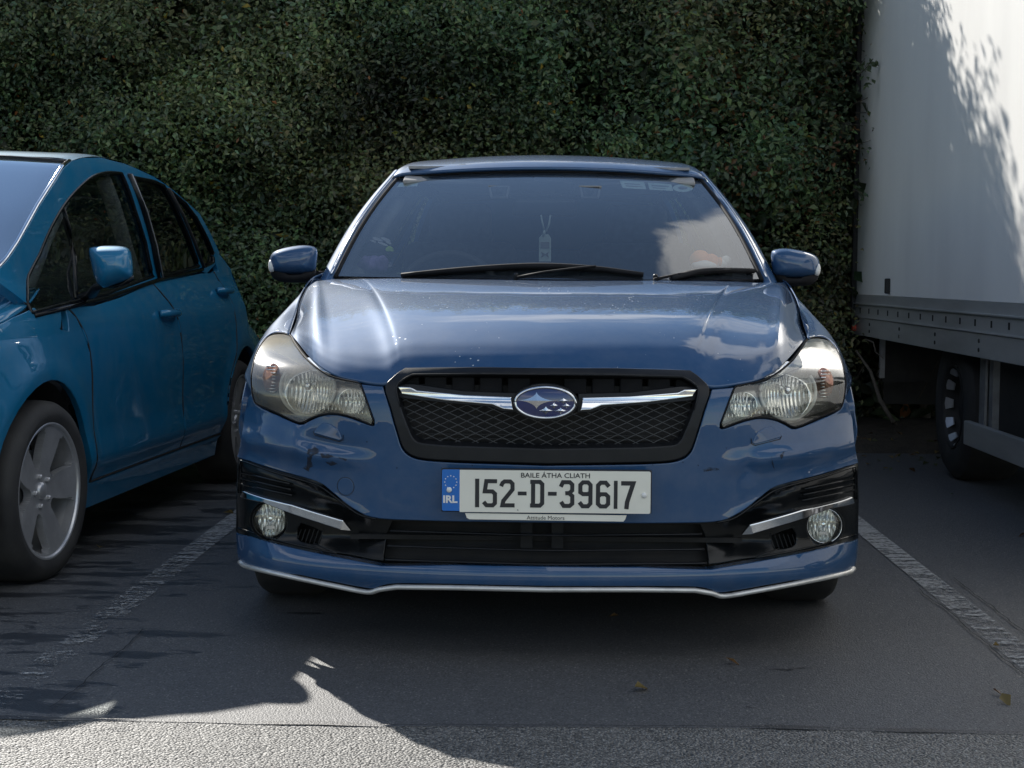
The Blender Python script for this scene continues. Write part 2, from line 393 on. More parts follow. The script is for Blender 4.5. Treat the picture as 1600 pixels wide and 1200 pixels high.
M['amber'] = noisy('amber_plastic', (.50, .29, .21), (.40, .20, .15), .2, metal=.5, scale=60, bump=.8, bscale=90, bd=.002)
M['red'] = noisy('red_plastic', (.75, .06, .02), (.6, .05, .02), .3)
M['plate'] = noisy('plate_white', (.82, .80, .70), (.76, .74, .65), .35, scale=8)
M['ink'] = noisy('plate_ink', (.013, .014, .02), (.018, .019, .024), .35)
M['euro'] = noisy('plate_blue', (.01, .14, .52), (.012, .15, .5), .35)
M['white'] = noisy('white_plastic', (.78, .78, .76), (.72, .72, .7), .4)
M['emblem'] = noisy('emblem_blue', (.012, .022, .12), (.02, .03, .11), .12, scale=25, coat=1)
M['paper'] = noisy('sticker_paper', (.46, .56, .53), (.38, .47, .45), .6, scale=120)
M['plushO'] = noisy('orange_plush', (.85, .30, .11), (.75, .24, .09), .95, bump=.6, bscale=300)
M['plushW'] = noisy('white_plush', (.78, .76, .72), (.7, .68, .64), .95, bump=.6, bscale=300)
M['blackcloth'] = noisy('black_cloth', (.02, .02, .022), (.05, .05, .055), .9, bump=.5, bscale=250)
M['whitecloth'] = noisy('white_cloth', (.72, .73, .75), (.6, .6, .62), .85)
M['lime'] = noisy('lime_cloth', (.45, .68, .08), (.4, .6, .08), .8)
M['lilac'] = noisy('lilac_fabric', (.34, .24, .48), (.2, .14, .3), .85, scale=40, bump=.5, bscale=120)
M['truckwhite'] = noisy('truck_panel', (.83, .82, .79), (.72, .71, .69), .42, scale=3, lo=.3, hi=.8, stretch=(1, 1, .35), bump=.15, bscale=25)
M['alu'] = noisy('dull_aluminium', (.52, .52, .51), (.42, .42, .41), .45, .55, scale=14, stretch=(1, .15, 1), bump=.1, bscale=60)
M['steel'] = noisy('galvanised_steel', (.30, .31, .32), (.22, .22, .23), .5, .5, scale=18)
M['chassis'] = noisy('chassis_black', (.012, .012, .013), (.022, .021, .02), .7)
M['bark'] = noisy('bark', (.085, .07, .055), (.05, .04, .03), .9, scale=30, bump=.6, bscale=80)
M['soil'] = noisy('soil', (.045, .036, .026), (.025, .02, .015), .95, scale=16, bump=.8, bscale=60, bd=.01)
def scuffmat():
    m, t, b, N, L = nmat('scraped_paint'); S_(b, Base_Color=(.012, .016, .028), Roughness=.55)
    tcn = N('ShaderNodeTexCoord'); n = N('ShaderNodeTexNoise'); n.inputs['Scale'].default_value = 55; n.inputs['Detail'].default_value = 8; L(tcn.outputs['Object'], n.inputs['Vector'])
    r = N('ShaderNodeMapRange'); r.inputs['From Min'].default_value = .38; r.inputs['From Max'].default_value = .52; r.inputs['To Max'].default_value = .75; L(n.outputs['Fac'], r.inputs['Value']); L(r.outputs[0], b.inputs['Alpha']); return m
M['scuff'] = scuffmat()
_unused = noisy('scraped_plastic', (.014, .014, .018), (.03, .03, .036), .6, bump=.8, bscale=200)
# ------------------------------------------------------------------ GROUND
def asphalt(name, c1, c2, grain, bump, wet=True, coarse=False):
    m, t, b, N, L = nmat(name); geo = N('ShaderNodeNewGeometry'); P = geo.outputs['Position']
    n1 = N('ShaderNodeTexNoise'); n1.inputs['Scale'].default_value = grain; n1.inputs['Detail'].default_value = 4; L(P, n1.inputs['Vector'])
    n2 = N('ShaderNodeTexNoise'); n2.inputs['Scale'].default_value = 1.6; n2.inputs['Detail'].default_value = 7; n2.inputs['Roughness'].default_value = .62; L(P, n2.inputs['Vector'])
    vo = N('ShaderNodeTexVoronoi'); vo.inputs['Scale'].default_value = 150 if coarse else 230; L(P, vo.inputs['Vector'])
    cr_ = N('ShaderNodeValToRGB'); cr_.color_ramp.elements[0].color = (*c1, 1); cr_.color_ramp.elements[1].color = (*c2, 1); cr_.color_ramp.elements[0].position = .35; cr_.color_ramp.elements[1].position = .68; L(n1.outputs['Fac'], cr_.inputs['Fac'])
    hs = N('ShaderNodeHueSaturation'); vr = N('ShaderNodeMapRange'); vr.inputs['To Min'].default_value = .55; vr.inputs['To Max'].default_value = 1.5
    L(vo.outputs['Color'], vr.inputs['Value']); L(vr.outputs[0], hs.inputs['Value']); L(cr_.outputs['Color'], hs.inputs['Color'])
    mm = N('ShaderNodeMixRGB'); mm.blend_type = 'MULTIPLY'; mm.inputs['Fac'].default_value = .5; L(hs.outputs['Color'], mm.inputs['Color1'])
    vr2 = N('ShaderNodeMapRange'); vr2.inputs['To Min'].default_value = .5; vr2.inputs['To Max'].default_value = 1.4; L(n2.outputs['Fac'], vr2.inputs['Value']); L(vr2.outputs[0], mm.inputs['Color2'])
    last = mm.outputs['Color']; b.inputs['Roughness'].default_value = .5 if coarse else .62
    vs = N('ShaderNodeTexVoronoi'); vs.inputs['Scale'].default_value = 130; L(P, vs.inputs['Vector']); sc_ = N('ShaderNodeSeparateColor'); L(vs.outputs['Color'], sc_.inputs[0])
    g1 = N('ShaderNodeMath'); g1.operation = 'GREATER_THAN'; g1.inputs[1].default_value = .90; L(sc_.outputs[0], g1.inputs[0]); g2 = N('ShaderNodeMath'); g2.operation = 'LESS_THAN'; g2.inputs[1].default_value = .34; L(vs.outputs['Distance'], g2.inputs[0])
    g3 = N('ShaderNodeMath'); g3.operation = 'MULTIPLY'; L(g1.outputs[0], g3.inputs[0]); L(g2.outputs[0], g3.inputs[1]); g4 = N('ShaderNodeMath'); g4.operation = 'MULTIPLY'; g4.inputs[1].default_value = .75; L(g3.outputs[0], g4.inputs[0])
    ms = N('ShaderNodeMixRGB'); ms.inputs['Color2'].default_value = (.24, .235, .22, 1); L(g4.outputs[0], ms.inputs['Fac']); L(last, ms.inputs['Color1']); last = ms.outputs['Color']
    if coarse:
        ve = N('ShaderNodeTexVoronoi'); ve.feature = 'DISTANCE_TO_EDGE'; ve.inputs['Scale'].default_value = 150; L(P, ve.inputs['Vector'])
        er = N('ShaderNodeMapRange'); er.inputs['From Max'].default_value = .16; er.inputs['To Min'].default_value = .22; L(ve.outputs['Distance'], er.inputs['Value'])
        me_ = N('ShaderNodeMixRGB'); me_.blend_type = 'MULTIPLY'; me_.inputs['Fac'].default_value = 1; L(last, me_.inputs['Color1']); L(er.outputs[0], me_.inputs['Color2']); last = me_.outputs['Color']
    bh = N('ShaderNodeMath'); bh.operation = 'ADD'
    sc1 = N('ShaderNodeMath'); sc1.operation = 'MULTIPLY'; sc1.inputs[1].default_value = -1.3 if coarse else -.6; L(vo.outputs['Distance'], sc1.inputs[0]); L(sc1.outputs[0], bh.inputs[0]); L(n1.outputs['Fac'], bh.inputs[1])
    bp = N('ShaderNodeBump'); bp.inputs['Strength'].default_value = bump; bp.inputs['Distance'].default_value = .006 if coarse else .003; L(bh.outputs[0], bp.inputs['Height']); L(bp.outputs['Normal'], b.inputs['Normal'])
    if wet:
        mp_ = N('ShaderNodeMapping'); mp_.inputs['Scale'].default_value = (2.3, 6.5, 1); L(P, mp_.inputs['Vector'])
        wn = N('ShaderNodeTexNoise'); wn.inputs['Scale'].default_value = 1.0; wn.inputs['Detail'].default_value = 9; wn.inputs['Roughness'].default_value = .68; L(mp_.outputs['Vector'], wn.inputs['Vector'])
        sx = N('ShaderNodeSeparateXYZ'); L(P, sx.inputs[0])
        gx = N('ShaderNodeMapRange'); gx.inputs['From Min'].default_value = -.35; gx.inputs['From Max'].default_value = -2.4; gx.inputs['To Min'].default_value = -.15; gx.inputs['To Max'].default_value = .13; L(sx.outputs['X'], gx.inputs['Value'])
        ad = N('ShaderNodeMath'); ad.operation = 'ADD'; L(wn.outputs['Fac'], ad.inputs[0]); L(gx.outputs[0], ad.inputs[1])
        wr = N('ShaderNodeMapRange'); wr.inputs['From Min'].default_value = .50; wr.inputs['From Max'].default_value = .53; L(ad.outputs[0], wr.inputs['Value'])
        dk = N('ShaderNodeMixRGB'); dk.blend_type = 'MULTIPLY'; dk.inputs['Color2'].default_value = (.32, .34, .38, 1); L(wr.outputs[0], dk.inputs['Fac']); L(last, dk.inputs['Color1']); last = dk.outputs['Color']
        rr = N('ShaderNodeMapRange'); rr.inputs['To Min'].default_value = .5 if coarse else .62; rr.inputs['To Max'].default_value = .38; L(wr.outputs[0], rr.inputs['Value']); L(rr.outputs[0], b.inputs['Roughness'])
    L(last, b.inputs['Base Color']); return m
M['asphalt'] = asphalt('asphalt', (.056, .057, .060), (.105, .105, .106), 180, .7)
M['coarse'] = asphalt('coarse_asphalt', (.065, .065, .065), (.36, .35, .325), 150, 1.0, coarse=True)
M['seam'] = asphalt('bitumen_seam', (.02, .02, .022), (.045, .045, .046), 120, .6, wet=False)
def quadsheet(name, pts, z, mat, **p): return mk(name, [(x, y, z) for x, y in pts], [list(range(len(pts)))], mat, None, kind='structure', **p)
quadsheet('ground', [(-300, -300), (300, -300), (300, 300), (-300, 300)], 0, M['asphalt'])
# the older, coarser road surface in front with its wavy joint
edge = [(x, -.60+.018*noise.noise((x*1.3, 0, 0))+.008*noise.noise((x*7, 3, 0))) for x in np.linspace(-30, 30, 900)]
quadsheet('road', [(-30, -40), (30, -40)]+edge[::-1], .004, M['coarse'])
sv = []; sf = []
for i, (x, y) in enumerate(edge):
    wd = .0035+.004*abs(noise.noise((x*5, 9, 0)))+(.012 if abs(noise.noise((x*3, 5, 1))) > .33 else 0); sv += [(x, y-wd*.5, .008), (x, y+wd, .008)]
    if i: sf.append([2*i-2, 2*i, 2*i+1, 2*i-1])
mk('road_joint', sv, sf, M['seam'], None, kind='structure')
# worn bay lines
def linemat(name, wear):
    m, t, b, N, L = nmat(name); S_(b, Base_Color=(.42, .42, .40), Roughness=.7); geo = N('ShaderNodeNewGeometry')
    mp_ = N('ShaderNodeMapping'); mp_.inputs['Scale'].default_value = (7, 30, 1); L(geo.outputs['Position'], mp_.inputs['Vector'])
    n = N('ShaderNodeTexNoise'); n.inputs['Scale'].default_value = 1; n.inputs['Detail'].default_value = 7; n.inputs['Roughness'].default_value = .78; n.inputs['Distortion'].default_value = .6; L(mp_.outputs['Vector'], n.inputs['Vector'])
    sx = N('ShaderNodeSeparateXYZ'); L(geo.outputs['Position'], sx.inputs[0])
    g = N('ShaderNodeMapRange'); g.inputs['From Min'].default_value = -.4; g.inputs['From Max'].default_value = 2.2; g.inputs['To Min'].default_value = wear+.10; g.inputs['To Max'].default_value = wear-.08; L(sx.outputs['Y'], g.inputs['Value'])
    nf = N('ShaderNodeTexNoise'); nf.inputs['Scale'].default_value = 75; nf.inputs['Detail'].default_value = 4; L(geo.outputs['Position'], nf.inputs['Vector'])
    mf = N('ShaderNodeMath'); mf.operation = 'MULTIPLY_ADD'; mf.inputs[1].default_value = .45; L(nf.outputs['Fac'], mf.inputs[0]); n_ = N('ShaderNodeMath'); n_.operation = 'SUBTRACT'; n_.inputs[1].default_value = .225; L(n.outputs['Fac'], n_.inputs[0]); L(n_.outputs[0], mf.inputs[2])
    sb = N('ShaderNodeMath'); sb.operation = 'SUBTRACT'; L(mf.outputs[0], sb.inputs[0]); L(g.outputs[0], sb.inputs[1])
    r = N('ShaderNodeMapRange'); r.inputs['From Min'].default_value = 0; r.inputs['From Max'].default_value = .14; r.inputs['To Max'].default_value = .85; L(sb.outputs[0], r.inputs['Value']); L(r.outputs[0], b.inputs['Alpha'])
    n2 = N('ShaderNodeTexNoise'); n2.inputs['Scale'].default_value = 90; L(geo.outputs['Position'], n2.inputs['Vector'])
    c = N('ShaderNodeValToRGB'); c.color_ramp.elements[0].color = (.22, .22, .22, 1); c.color_ramp.elements[1].color = (.55, .55, .53, 1); L(n2.outputs['Fac'], c.inputs['Fac']); L(c.outputs['Color'], b.inputs['Base Color'])
    return m
LM1 = linemat('worn_line_paint', .43); LM2 = linemat('faint_line_paint', .475)
for x, m in ((1.245, LM1), (-1.245, LM2), (-3.7, LM1), (3.7, LM1)):
    quadsheet('bay_line', [(x-.045, -.55), (x+.045, -.55), (x+.045, 4.9), (x-.045, 4.9)], .0045, m, label='worn white bay line painted on the asphalt')
# cracks beside the right line
cb = MB()
for x0, y0, y1 in ((1.185, -.5, 1.0), (1.335, .1, 1.2), (-1.10, -.5, .3)):
    k = 70; pv = []
    for i in range(k+1):
        y = lerp(y0, y1, i/k); x = x0+.02*noise.noise((y*3, x0*9, 0))+.006*noise.noise((y*19, x0, 4)); wd = .0016+.0012*noise.noise((y*9, 2, 2)); pv += [(x-wd, y, .0065), (x+wd, y, .0065)]
    cb.add(pv, [[2*i, 2*i+1, 2*i+3, 2*i+2] for i in range(k)])
cb.build('asphalt_crack', M['under'], None, kind='structure')
# soil strip under the hedge
sv = []; sf = []; nx, ny = 120, 14
for j in range(ny+1):
    for i in range(nx+1):
        x = lerp(-9, 9, i/nx); y = lerp(4.95, 8.5, j/ny); z = .02+.09*sst(0, .25, j/ny)+.03*noise.noise((x*3, y*3, 0)) if j else -.01; sv.append((x, y+.05*noise.noise((x*2, 0, 7)), z))
for j in range(ny):
    for i in range(nx): a = j*(nx+1)+i; sf.append([a, a+1, a+nx+2, a+nx+1])
mk('soil_bed', sv, sf, M['soil'], None, True, kind='structure')

# ================================================================== MAIN CAR
car = root('hatchback_car', (0, 1.95, 0), 0, 'blue hatchback facing the camera in the middle bay, with a dented bumper and silver lip', 'car')
PX = pch([(0, .012), (.2, .022), (.4, .050), (.55, .095), (.65, .14), (.75, .21), (.82, .285), (.86, .36), (.885, .46), (.90, .62)])
VZ = pch([(.6, 0), (.66, .008), (.70, .026), (.735, .078), (.775, .20), (.80, .30), (.84, .47)])
ZE = pch([(.42, .345), (.52, .37), (.60, .40), (.70, .43), (.80, .447), (.90, .465)])
def F0(x, z):
    ax = abs(x); y = PX(ax)
    if z > .6: y += VZ(z)*(.35+.65*sst(0, .75, ax))
    # lip comes forward, tucks in below its fold
    y -= .038*sst(.30, .225, z)*sst(.9, .7, ax)
    y += .022*sst(.215, .15, z)
    # fold running out from the number plate, and the lip above the black fog lamp panels
    k = sst(.40, .60, ax)*sst(.905, .86, ax)
    y -= .013*math.exp(-((z-(.505+.09*(ax-.45)))/.026)**2)*k
    y -= .010*math.exp(-((z-ZE(ax)-.006)/.018)**2)*k
    y += .012*math.exp(-((z-(.60+.02*ax))/.028)**2)*sst(.50, .64, ax)*sst(.89, .8, ax)
    return y
def F(x, z):
    y = F0(x, z)
    if x < -.3:   # crash damage on this corner
        for cx, cz, rx, rz, d in ((-.60, .545, .035, .030, .020), (-.655, .555, .02, .05, -.010), (-.53, .535, .06, .02, .010), (-.80, .575, .03, .03, .018), (-.76, .56, .05, .012, -.008), (-.845, .60, .02, .05, .022)):
            y += .6*d*math.exp(-((x-cx)/rx)**2-((z-cz)/rz)**2)
    elif x > .3:
        y += .006*math.exp(-((x-.52)/.02)**2-((z-.50)/.03)**2)
    return y
def HIT(u, v, fn=F0):
    """where the sight line through a point of the photograph meets the nose of the car"""
    best = None; pg = None
    for i in range(100):
        y = -.08+i*.0095; p = W(u, v, y); g = y-fn(p.x, p.z)
        if best is None or g > best[0]: best = (g, y)
        if g >= 0:
            a, b = y-.0095, y
            for _ in range(12):
                m_ = (a+b)/2; q = W(u, v, m_)
                if m_-fn(q.x, q.z) >= 0: b = m_
                else: a = m_
            p = W(u, v, b); return (p.x, p.z)
    p = W(u, v, best[1]); return (p.x, p.z)
def H3(u, v, off=0):
    x, z = HIT(u, v); return Vector((x, F0(x, z)+off, z))
def surf(s=1): return lambda a, b: (a, F(a, b), b)
def both(px):
    """a right half outline from top centre to bottom centre, mirrored to the other side"""
    r = [HIT(*p) for p in px]; r[0] = (0, r[0][1]); r[-1] = (0, r[-1][1])
    return r+[(-x, z) for x, z in r[-2:0:-1]]
def oneside(px, s): 
    r = [HIT(*p) for p in px]; return [(s*x, z) for x, z in r]
def sp2(pts, n=4): return [tuple(p) for p in spline(pts, n)]
lamp_low = sp2([(1126, 661), (1128, 671), (1160, 660), (1188, 654), (1212, 657), (1228, 664), (1244, 670), (1280, 656), (1314, 641), (1321, 622)], 3)
black_top = sp2([(1342, 723), (1284, 741), (1216, 759), (1192, 774), (1165, 795), (1137, 811), (1113, 816)], 3)
gr_out = [(855, 572), (960, 573), (1078, 576)]+sp2([(1090, 584), (1109, 606), (1100, 640), (1086, 686), (1078, 705), (1064, 716), (1040, 721), (997, 723)], 3)+[(855, 725)]
bump_px = [(855, 728)]+[(u*1.0+1.5, v+3) for u, v in gr_out[::-1][1:-4] if v > 607]+[(1113, 608), (1147, 605), (1140, 625)]+lamp_low+[(1327, 630), (1333, 655), (1336, 690)]+black_top+[(1092, 817), (855, 817)]
sheet('front_bumper', both(bump_px), surf(), M['paint'], car, .0125, bev=.003, depth=.03, back=(0, 1, 0))
lip_px = [(855, 884), (1000, 885)]+sp2([(1112, 889), (1127, 886), (1218, 870), (1277, 858), (1342, 842)], 3)+[(1340, 870), (1336, 889)]+sp2([(1240, 908), (1131, 927), (1112, 923), (1085, 918), (1000, 917)], 3)+[(855, 917)]
lip = sheet('bumper_lip', both(lip_px), surf(), M['paint'], car, .012, bev=.004, depth=.04, back=(0, 1, 0))
trim_px = [(855, 921), (1000, 921)]+sp2([(1085, 922), (1112, 926.5), (1131, 931), (1180, 923), (1240, 912), (1318, 896), (1333, 888)], 4)
r = [H3(u, v, -.004) for u, v in trim_px]; r[0].x = 0
tp = [Vector((-p.x, p.y, p.z)) for p in r[::-1][:-1]]+r
MB().tube(tp, .0085, 10, sy=.8).build('lip_trim', M['silver'], car, True)
# dark structure behind the openings
sheet('bumper_core', [(-.82, .24), (.82, .24), (.84, .45), (.80, .66), (.50, .72), (-.50, .72), (-.80, .66), (-.84, .45)], lambda x, z: (x, F0(x, z)+.115, z), M['under'], car, .04, bev=.002, depth=0)
MB().box((0, 2.4, .20), (1.50, 3.6, .06)).build('floor_pan', M['under'], car)
# lower grille
op = [HIT(u, v) for u, v in ((1104, 816), (1116, 886))]
for k, v in enumerate((837, 861, 882)):
    xs = [HIT(u, v+(1 if k == 2 else 0)) for u in (1098+k*4, 1050, 970, 855)]
    pts = [Vector((x if i < 3 else 0, F0(x, z)+.028, z-.001*i)) for i, (x, z) in enumerate(xs)]
    pts = [Vector((-p.x, p.y, p.z)) for p in pts][:-1]+pts[::-1]
    MB().tube([Vector(p) for p in spline(pts, 5)], .006, 6, sy=.55).build('grille_slat', M['satin'], car, True)
mb = MB()
mb.box((-.05, .09, .33), (.03, .03, .10)).box((.03, .09, .33), (.03, .03, .10)).box((0, .11, .355), (.9, .03, .022)).box((0, .12, .30), (1.02, .02, .012))
mb.build('radiator_support', M['under'], car)
for s in (1, -1):
    for xx in (.27,): MB().box((s*.185, -.005, .388), (.03, .012, .006)).build('plate_bracket', M['chassis'], car)
def fluted(nm, c, ax, rx, rz, dep, par, pitch, amp):
    """a bowl pressed with upright flutes"""
    ux_ = Vector((1, 0, 0)); ux_ = (ux_-ax*ux_.dot(ax)).normalized(); uz_ = Vector((0, 0, 1)); V = []; Fc = []; nr_, nq_ = 34, 120
    for i in range(nr_):
        f = .16+.84*i/(nr_-1)
        for j in range(nq_):
            q = 2*math.pi*j/nq_; x = rx*f*math.cos(q); z = rz*f*math.sin(q)
            h = -dep*(1-f*f)+amp*abs(math.sin(math.pi*x/pitch))*(1 if z < .25*rz else .6)
            p_ = c+ux_*x+uz_*z+ax*h; p_.y = max(p_.y, F0(p_.x, p_.z)+.010); V.append(p_)
    for i in range(nr_-1):
        for j in range(nq_): Fc.append([i*nq_+j, i*nq_+(j+1) % nq_, (i+1)*nq_+(j+1) % nq_, (i+1)*nq_+j])
    return mk(nm, V, Fc, M['reflector'], par, True)
# black fog lamp panels
fogc = HIT(1290, 823)
for s in (1, -1):
    outl = [HIT(u, v) for u, v in [(1094, 818), (1113, 817)]+[(u, v+1) for u, v in black_top[::-1][1:]]+[(1344, 780), (1343, 842), (1277, 859), (1218, 871), (1127, 888), (1112, 889), (1108, 850)]]
    hole = [(fogc[0]+.052*math.cos(q), fogc[1]+.050*math.sin(q)) for q in np.linspace(0, 2*math.pi, 28, endpoint=False)]
    hole2 = [HIT(u, v) for u, v in sp2([(1208, 842), (1240, 828), (1247, 845), (1240, 856), (1214, 861)], 2)]
    def fpan(x, z):
        y = F0(x, z); sx = abs(x); return (x, y+.012+.012*math.exp(-((sx-.60)/.1)**2)+.055*sst(.64, .50, sx), z)
    pn = sheet('fog_lamp_surround', [(s*x, z) for x, z in outl], fpan, M['gloss'], car, .013, holes=[[(s*x, z) for x, z in hole], [(s*x, z) for x, z in hole2]], bev=.003, depth=.03, back=(0, 1, 0))
    # mesh insert beside the lamp
    mb = MB()
    for k in range(7):
        a = H3(1206+k*7, 838, .034); b = H3(1214+k*7, 862, .034); a.x *= s; b.x *= s; mb.tube([a, b], .0016, 4)
    mb.build('mesh_insert', M['satin'], pn)
    # lamp
    cy = F0(*fogc)+.02; c = Vector((s*fogc[0], cy, fogc[1]))
    fl = MB().lathe([(.052, -.012), (.047, .0), (.0465, .05), (.02, .055)], c, (0, 1, 0), 36).build('fog_lamp', M['satin'], car, True, fix=False)
    fluted('fog_reflector', c+Vector((0, .005, 0)), Vector((0, -1, 0)), .0455, .0455, .034, fl, .0105, .0030)
    MB().lathe([(.010, .036), (.010, .016), (.006, .011), (.0005, .010)], c, (0, 1, 0), 14).box((s*.0+c.x, c.y+.012, c.z-.022), (.022, .006, .008)).build('bulb', M['chrome'], fl, auto=40)
    MB().lathe([(.0455, .0), (.040, -.006), (.028, -.010), (.014, -.012), (.0003, -.0125)], c, (0, 1, 0), 36).build('fog_lens', M['foglens'], fl, True)
    MB().lathe([(.0475, -.003), (.0460, -.006), (.0445, -.003), (.0455, .002)], c, (0, 1, 0), 36, closed=True).build('fog_bezel', M['chrome'] if s > 0 else M['satin'], fl, True)
    # chrome strip with a faceted inner end
    def off(o_): return lambda x, z: (x, F0(x, z)+o_, z)
    o1 = oneside([(1333, 776), (1253, 797), (1172, 820), (1176, 834), (1210, 824), (1262, 808), (1300, 794), (1336, 786)], s)
    sheet('chrome_strip', o1, lambda x, z: (x, F0(x, z)-.004, z), M['chrome'], car, .008, bev=.0025, depth=.02, back=(0, 1, 0))
    o2 = [H3(1171.5, 820, -.004), H3(1175.5, 834, -.004), H3(1160, 836, .006)]
    for p in o2: p.x *= s
    MB().prism(o2, (0, .02, 0)).build('chrome_strip_tip', M['chrome'], car)
    # ridges
    for (a, b) in (((1258, 765), (1334, 749)), ((1256, 774), (1335, 758)), ((1254, 783), (1335, 767))):
        pts = [H3(lerp(a[0], b[0], t), lerp(a[1], b[1], t), .010) for t in (0, .33, .66, 1)]
        for p in pts: p.x *= s
        MB().tube(pts, .0035, 6).build('louvre', M['gloss'], pn, True)
    pts = [H3(u, v, .004) for u, v in sp2([(1339, 780), (1338, 735), (1330, 731), (1284, 746), (1218, 764), (1192, 779), (1150, 809), (1120, 817)], 4)]
    for p in pts: p.x *= s
    MB().tube(pts, .003, 6).build('surround_bead', M['gloss'], pn, True)
    pts = [H3(u, v, .004) for u, v in sp2([(1181, 872), (1216, 866), (1277, 853), (1338, 836)], 4)]
    for p in pts: p.x *= s
    MB().tube(pts, .0028, 6).build('surround_bead', M['gloss'], pn, True)
    pts = [H3(u, v, .004) for u, v in ((1181, 872), (1198, 865), (1218, 857))]
    for p in pts: p.x *= s
    MB().tube(pts, [.002, .003, .001], 5).build('surround_fin', M['satin'], pn, True)
    # headlamp washer cover
    wc = oneside(sp2([(1176, 692), (1184, 675), (1206, 666), (1219, 680), (1217, 684), (1180, 694)], 2), s)
    sheet('washer_cover', wc, lambda x, z: (x, F0(x, z)-.004, z), M['paint'], car, .01, bev=.0025, depth=.004)
    g = [H3(u, v, -.0012) for u, v in ((1174, 674), (1174, 693), (1180, 696), (1219, 686), (1221, 681))]
    for p in g: p.x *= s
    g[0] = g[1].lerp(g[0], .4); MB().tube(g, .0011, 5).build('washer_cover_gap', M['under'], car)
# tow eye cover
tx, tz = HIT(540, 760); 
sheet('tow_eye_cover', [(tx+.0215*math.cos(q), tz+.0225*math.sin(q)) for q in np.linspace(0, 6.283, 28, endpoint=False)], lambda x, z: (x, F(x, z)-.0012, z), M['paint'], car, .01, bev=.0015, depth=.001)
MB().tube([(tx+.0228*math.cos(q), F(tx+.0228*math.cos(q), tz+.0238*math.sin(q))-.0002, tz+.0238*math.sin(q)) for q in np.linspace(0, 6.3, 40)], .0008, 4, False).build('tow_eye_gap', M['under'], car)
# gouges and scuffs
def scuff(px, nm='scrape'):
    o = [HIT(u, v, F) for u, v in px]
    o = [(x+.0016*noise.noise((x*300, z*300, 1)), z+.0016*noise.noise((x*300, z*300, 7))) for x, z in dens(o, .003)]
    sheet(nm, o, lambda x, z: (x, F(x, z)-.0012, z), M['scuff'], car, .006, bev=.0006, depth=0)
scuff([(482, 700), (492, 698), (500, 703), (496, 708), (488, 712), (486, 720), (490, 728), (478, 735), (480, 720), (479, 708)])
scuff([(500, 708), (512, 709), (522, 713), (512, 716), (503, 715)])
scuff([(508, 722), (520, 721), (528, 725), (517, 728)])
scuff([(528, 713), (543, 718), (540, 720), (530, 716)])
scuff([(476, 727), (484, 731), (482, 737), (474, 732)])
scuff([(1099, 733), (1108, 730), (1124, 732), (1124, 735), (1112, 735), (1100, 737)])
scuff([(1205, 712), (1207, 716), (1209, 728), (1211, 735), (1208, 730), (1205, 720)])
scuff([(1224, 706), (1227, 705), (1223, 715), (1221, 718), (1219, 711)])
for u, v, r_ in ((1091, 727, 1.3), (1067, 722, 1.2), (1135, 700, 1), (620, 731, 1.2), (738, 727, 1.1), (573, 690, 1), (1020, 726, 1)): scuff([(u+r_*math.cos(q), v+r_*math.sin(q)) for q in (0, 1.2, 2.5, 3.8, 5)], 'stone_chip')
# ---- grille
gin = [(855, 585), (960, 585.5), (1066, 588)]+sp2([(1078, 594), (1091, 608), (1084, 640), (1070, 676), (1062, 690), (1048, 696), (1000, 699)], 3)+[(855, 701)]
go = both([(855, 573)]+gr_out[1:]); gi = both(gin)
gs = sheet('grille_surround', go, lambda x, z: (x, F0(x, z)-.006, z), M['satin'], car, .012, holes=[gi], bev=.004, depth=.03, back=(0, 1, 0), hback=(0, 1, 0))
gi2 = [(x*.985, lerp(.625, z, .90)) for x, z in gi]
A = [(x, F0(x, z)-.001, z) for x, z in resamp(gi, 120)]; B = [(x, F0(x, z)+.034, z) for x, z in resamp(gi2, 120)]
ring('grille_inner_frame', A, B, M['satin'], gs)
A = [H3(u, v, -.0075) for u, v in gin]; A[0].x = 0; A[-1].x = 0
MB().tube(A[0:10], .0016, 5).tube([Vector((-p.x, p.y, p.z)) for p in A[0:10]], .0016, 5).build('surround_bead', M['satin'], gs, True)
# mesh
mpoly = [HIT(u, v) for u, v in ((855, 630), (1090, 612), (1084, 640), (1070, 676), (1058, 690), (1040, 695), (855, 699))]; mpoly[0] = (0, mpoly[0][1]); mpoly[-1] = (0, mpoly[-1][1])
mpoly = mpoly+[(-x, z) for x, z in mpoly[-2:0:-1]]; mpa = np.array(mpoly)
mb = MB(); pw = .0455; ph = .0205; zb = .60
for fam in (1, -1):
    for k in range(-22, 23):
        run = []
        for t in np.linspace(-.5, .5, 221):
            x = t; z = zb+fam*(x-k*pw)*ph/pw
            if abs(z-.62) < .12 and inpoly(np.array([[x, z]]), mpa)[0]: run.append((x, z))
            else:
                if len(run) > 2: mb.tube([Vector((a, F0(a, b)+.030, b)) for a, b in run[::3]+[run[-1]]], .0021, 4, sy=.55, upv=Vector((0, 0, 1)))
                run = []
        if len(run) > 2: mb.tube([Vector((a, F0(a, b)+.030, b)) for a, b in run[::3]+[run[-1]]], .0021, 4, sy=.55)
mb.build('grille_mesh', noisy('mesh_plastic', (.030, .032, .036), (.042, .045, .05), .4), gs)
mb = MB()
for z in (.53, .541, .552, .563, .574): mb.box((.17, .075, z), (.24, .004, .003)).box((-.19, .075, z), (.26, .004, .003))
mb.build('condenser_fin', M['chassis'], car)
MB().box((0, .105, .60), (.74, .02, .20)).build('grille_backing', M['under'], car)
for k in range(11):
    x = -.36+.072*k
    if abs(x) < .06: continue
    o = MB().box((x, F0(x, .69)+.062, .70), (.058, .02, .042)).build('duct_cell', M['matt'], gs); bevel(o, .004)
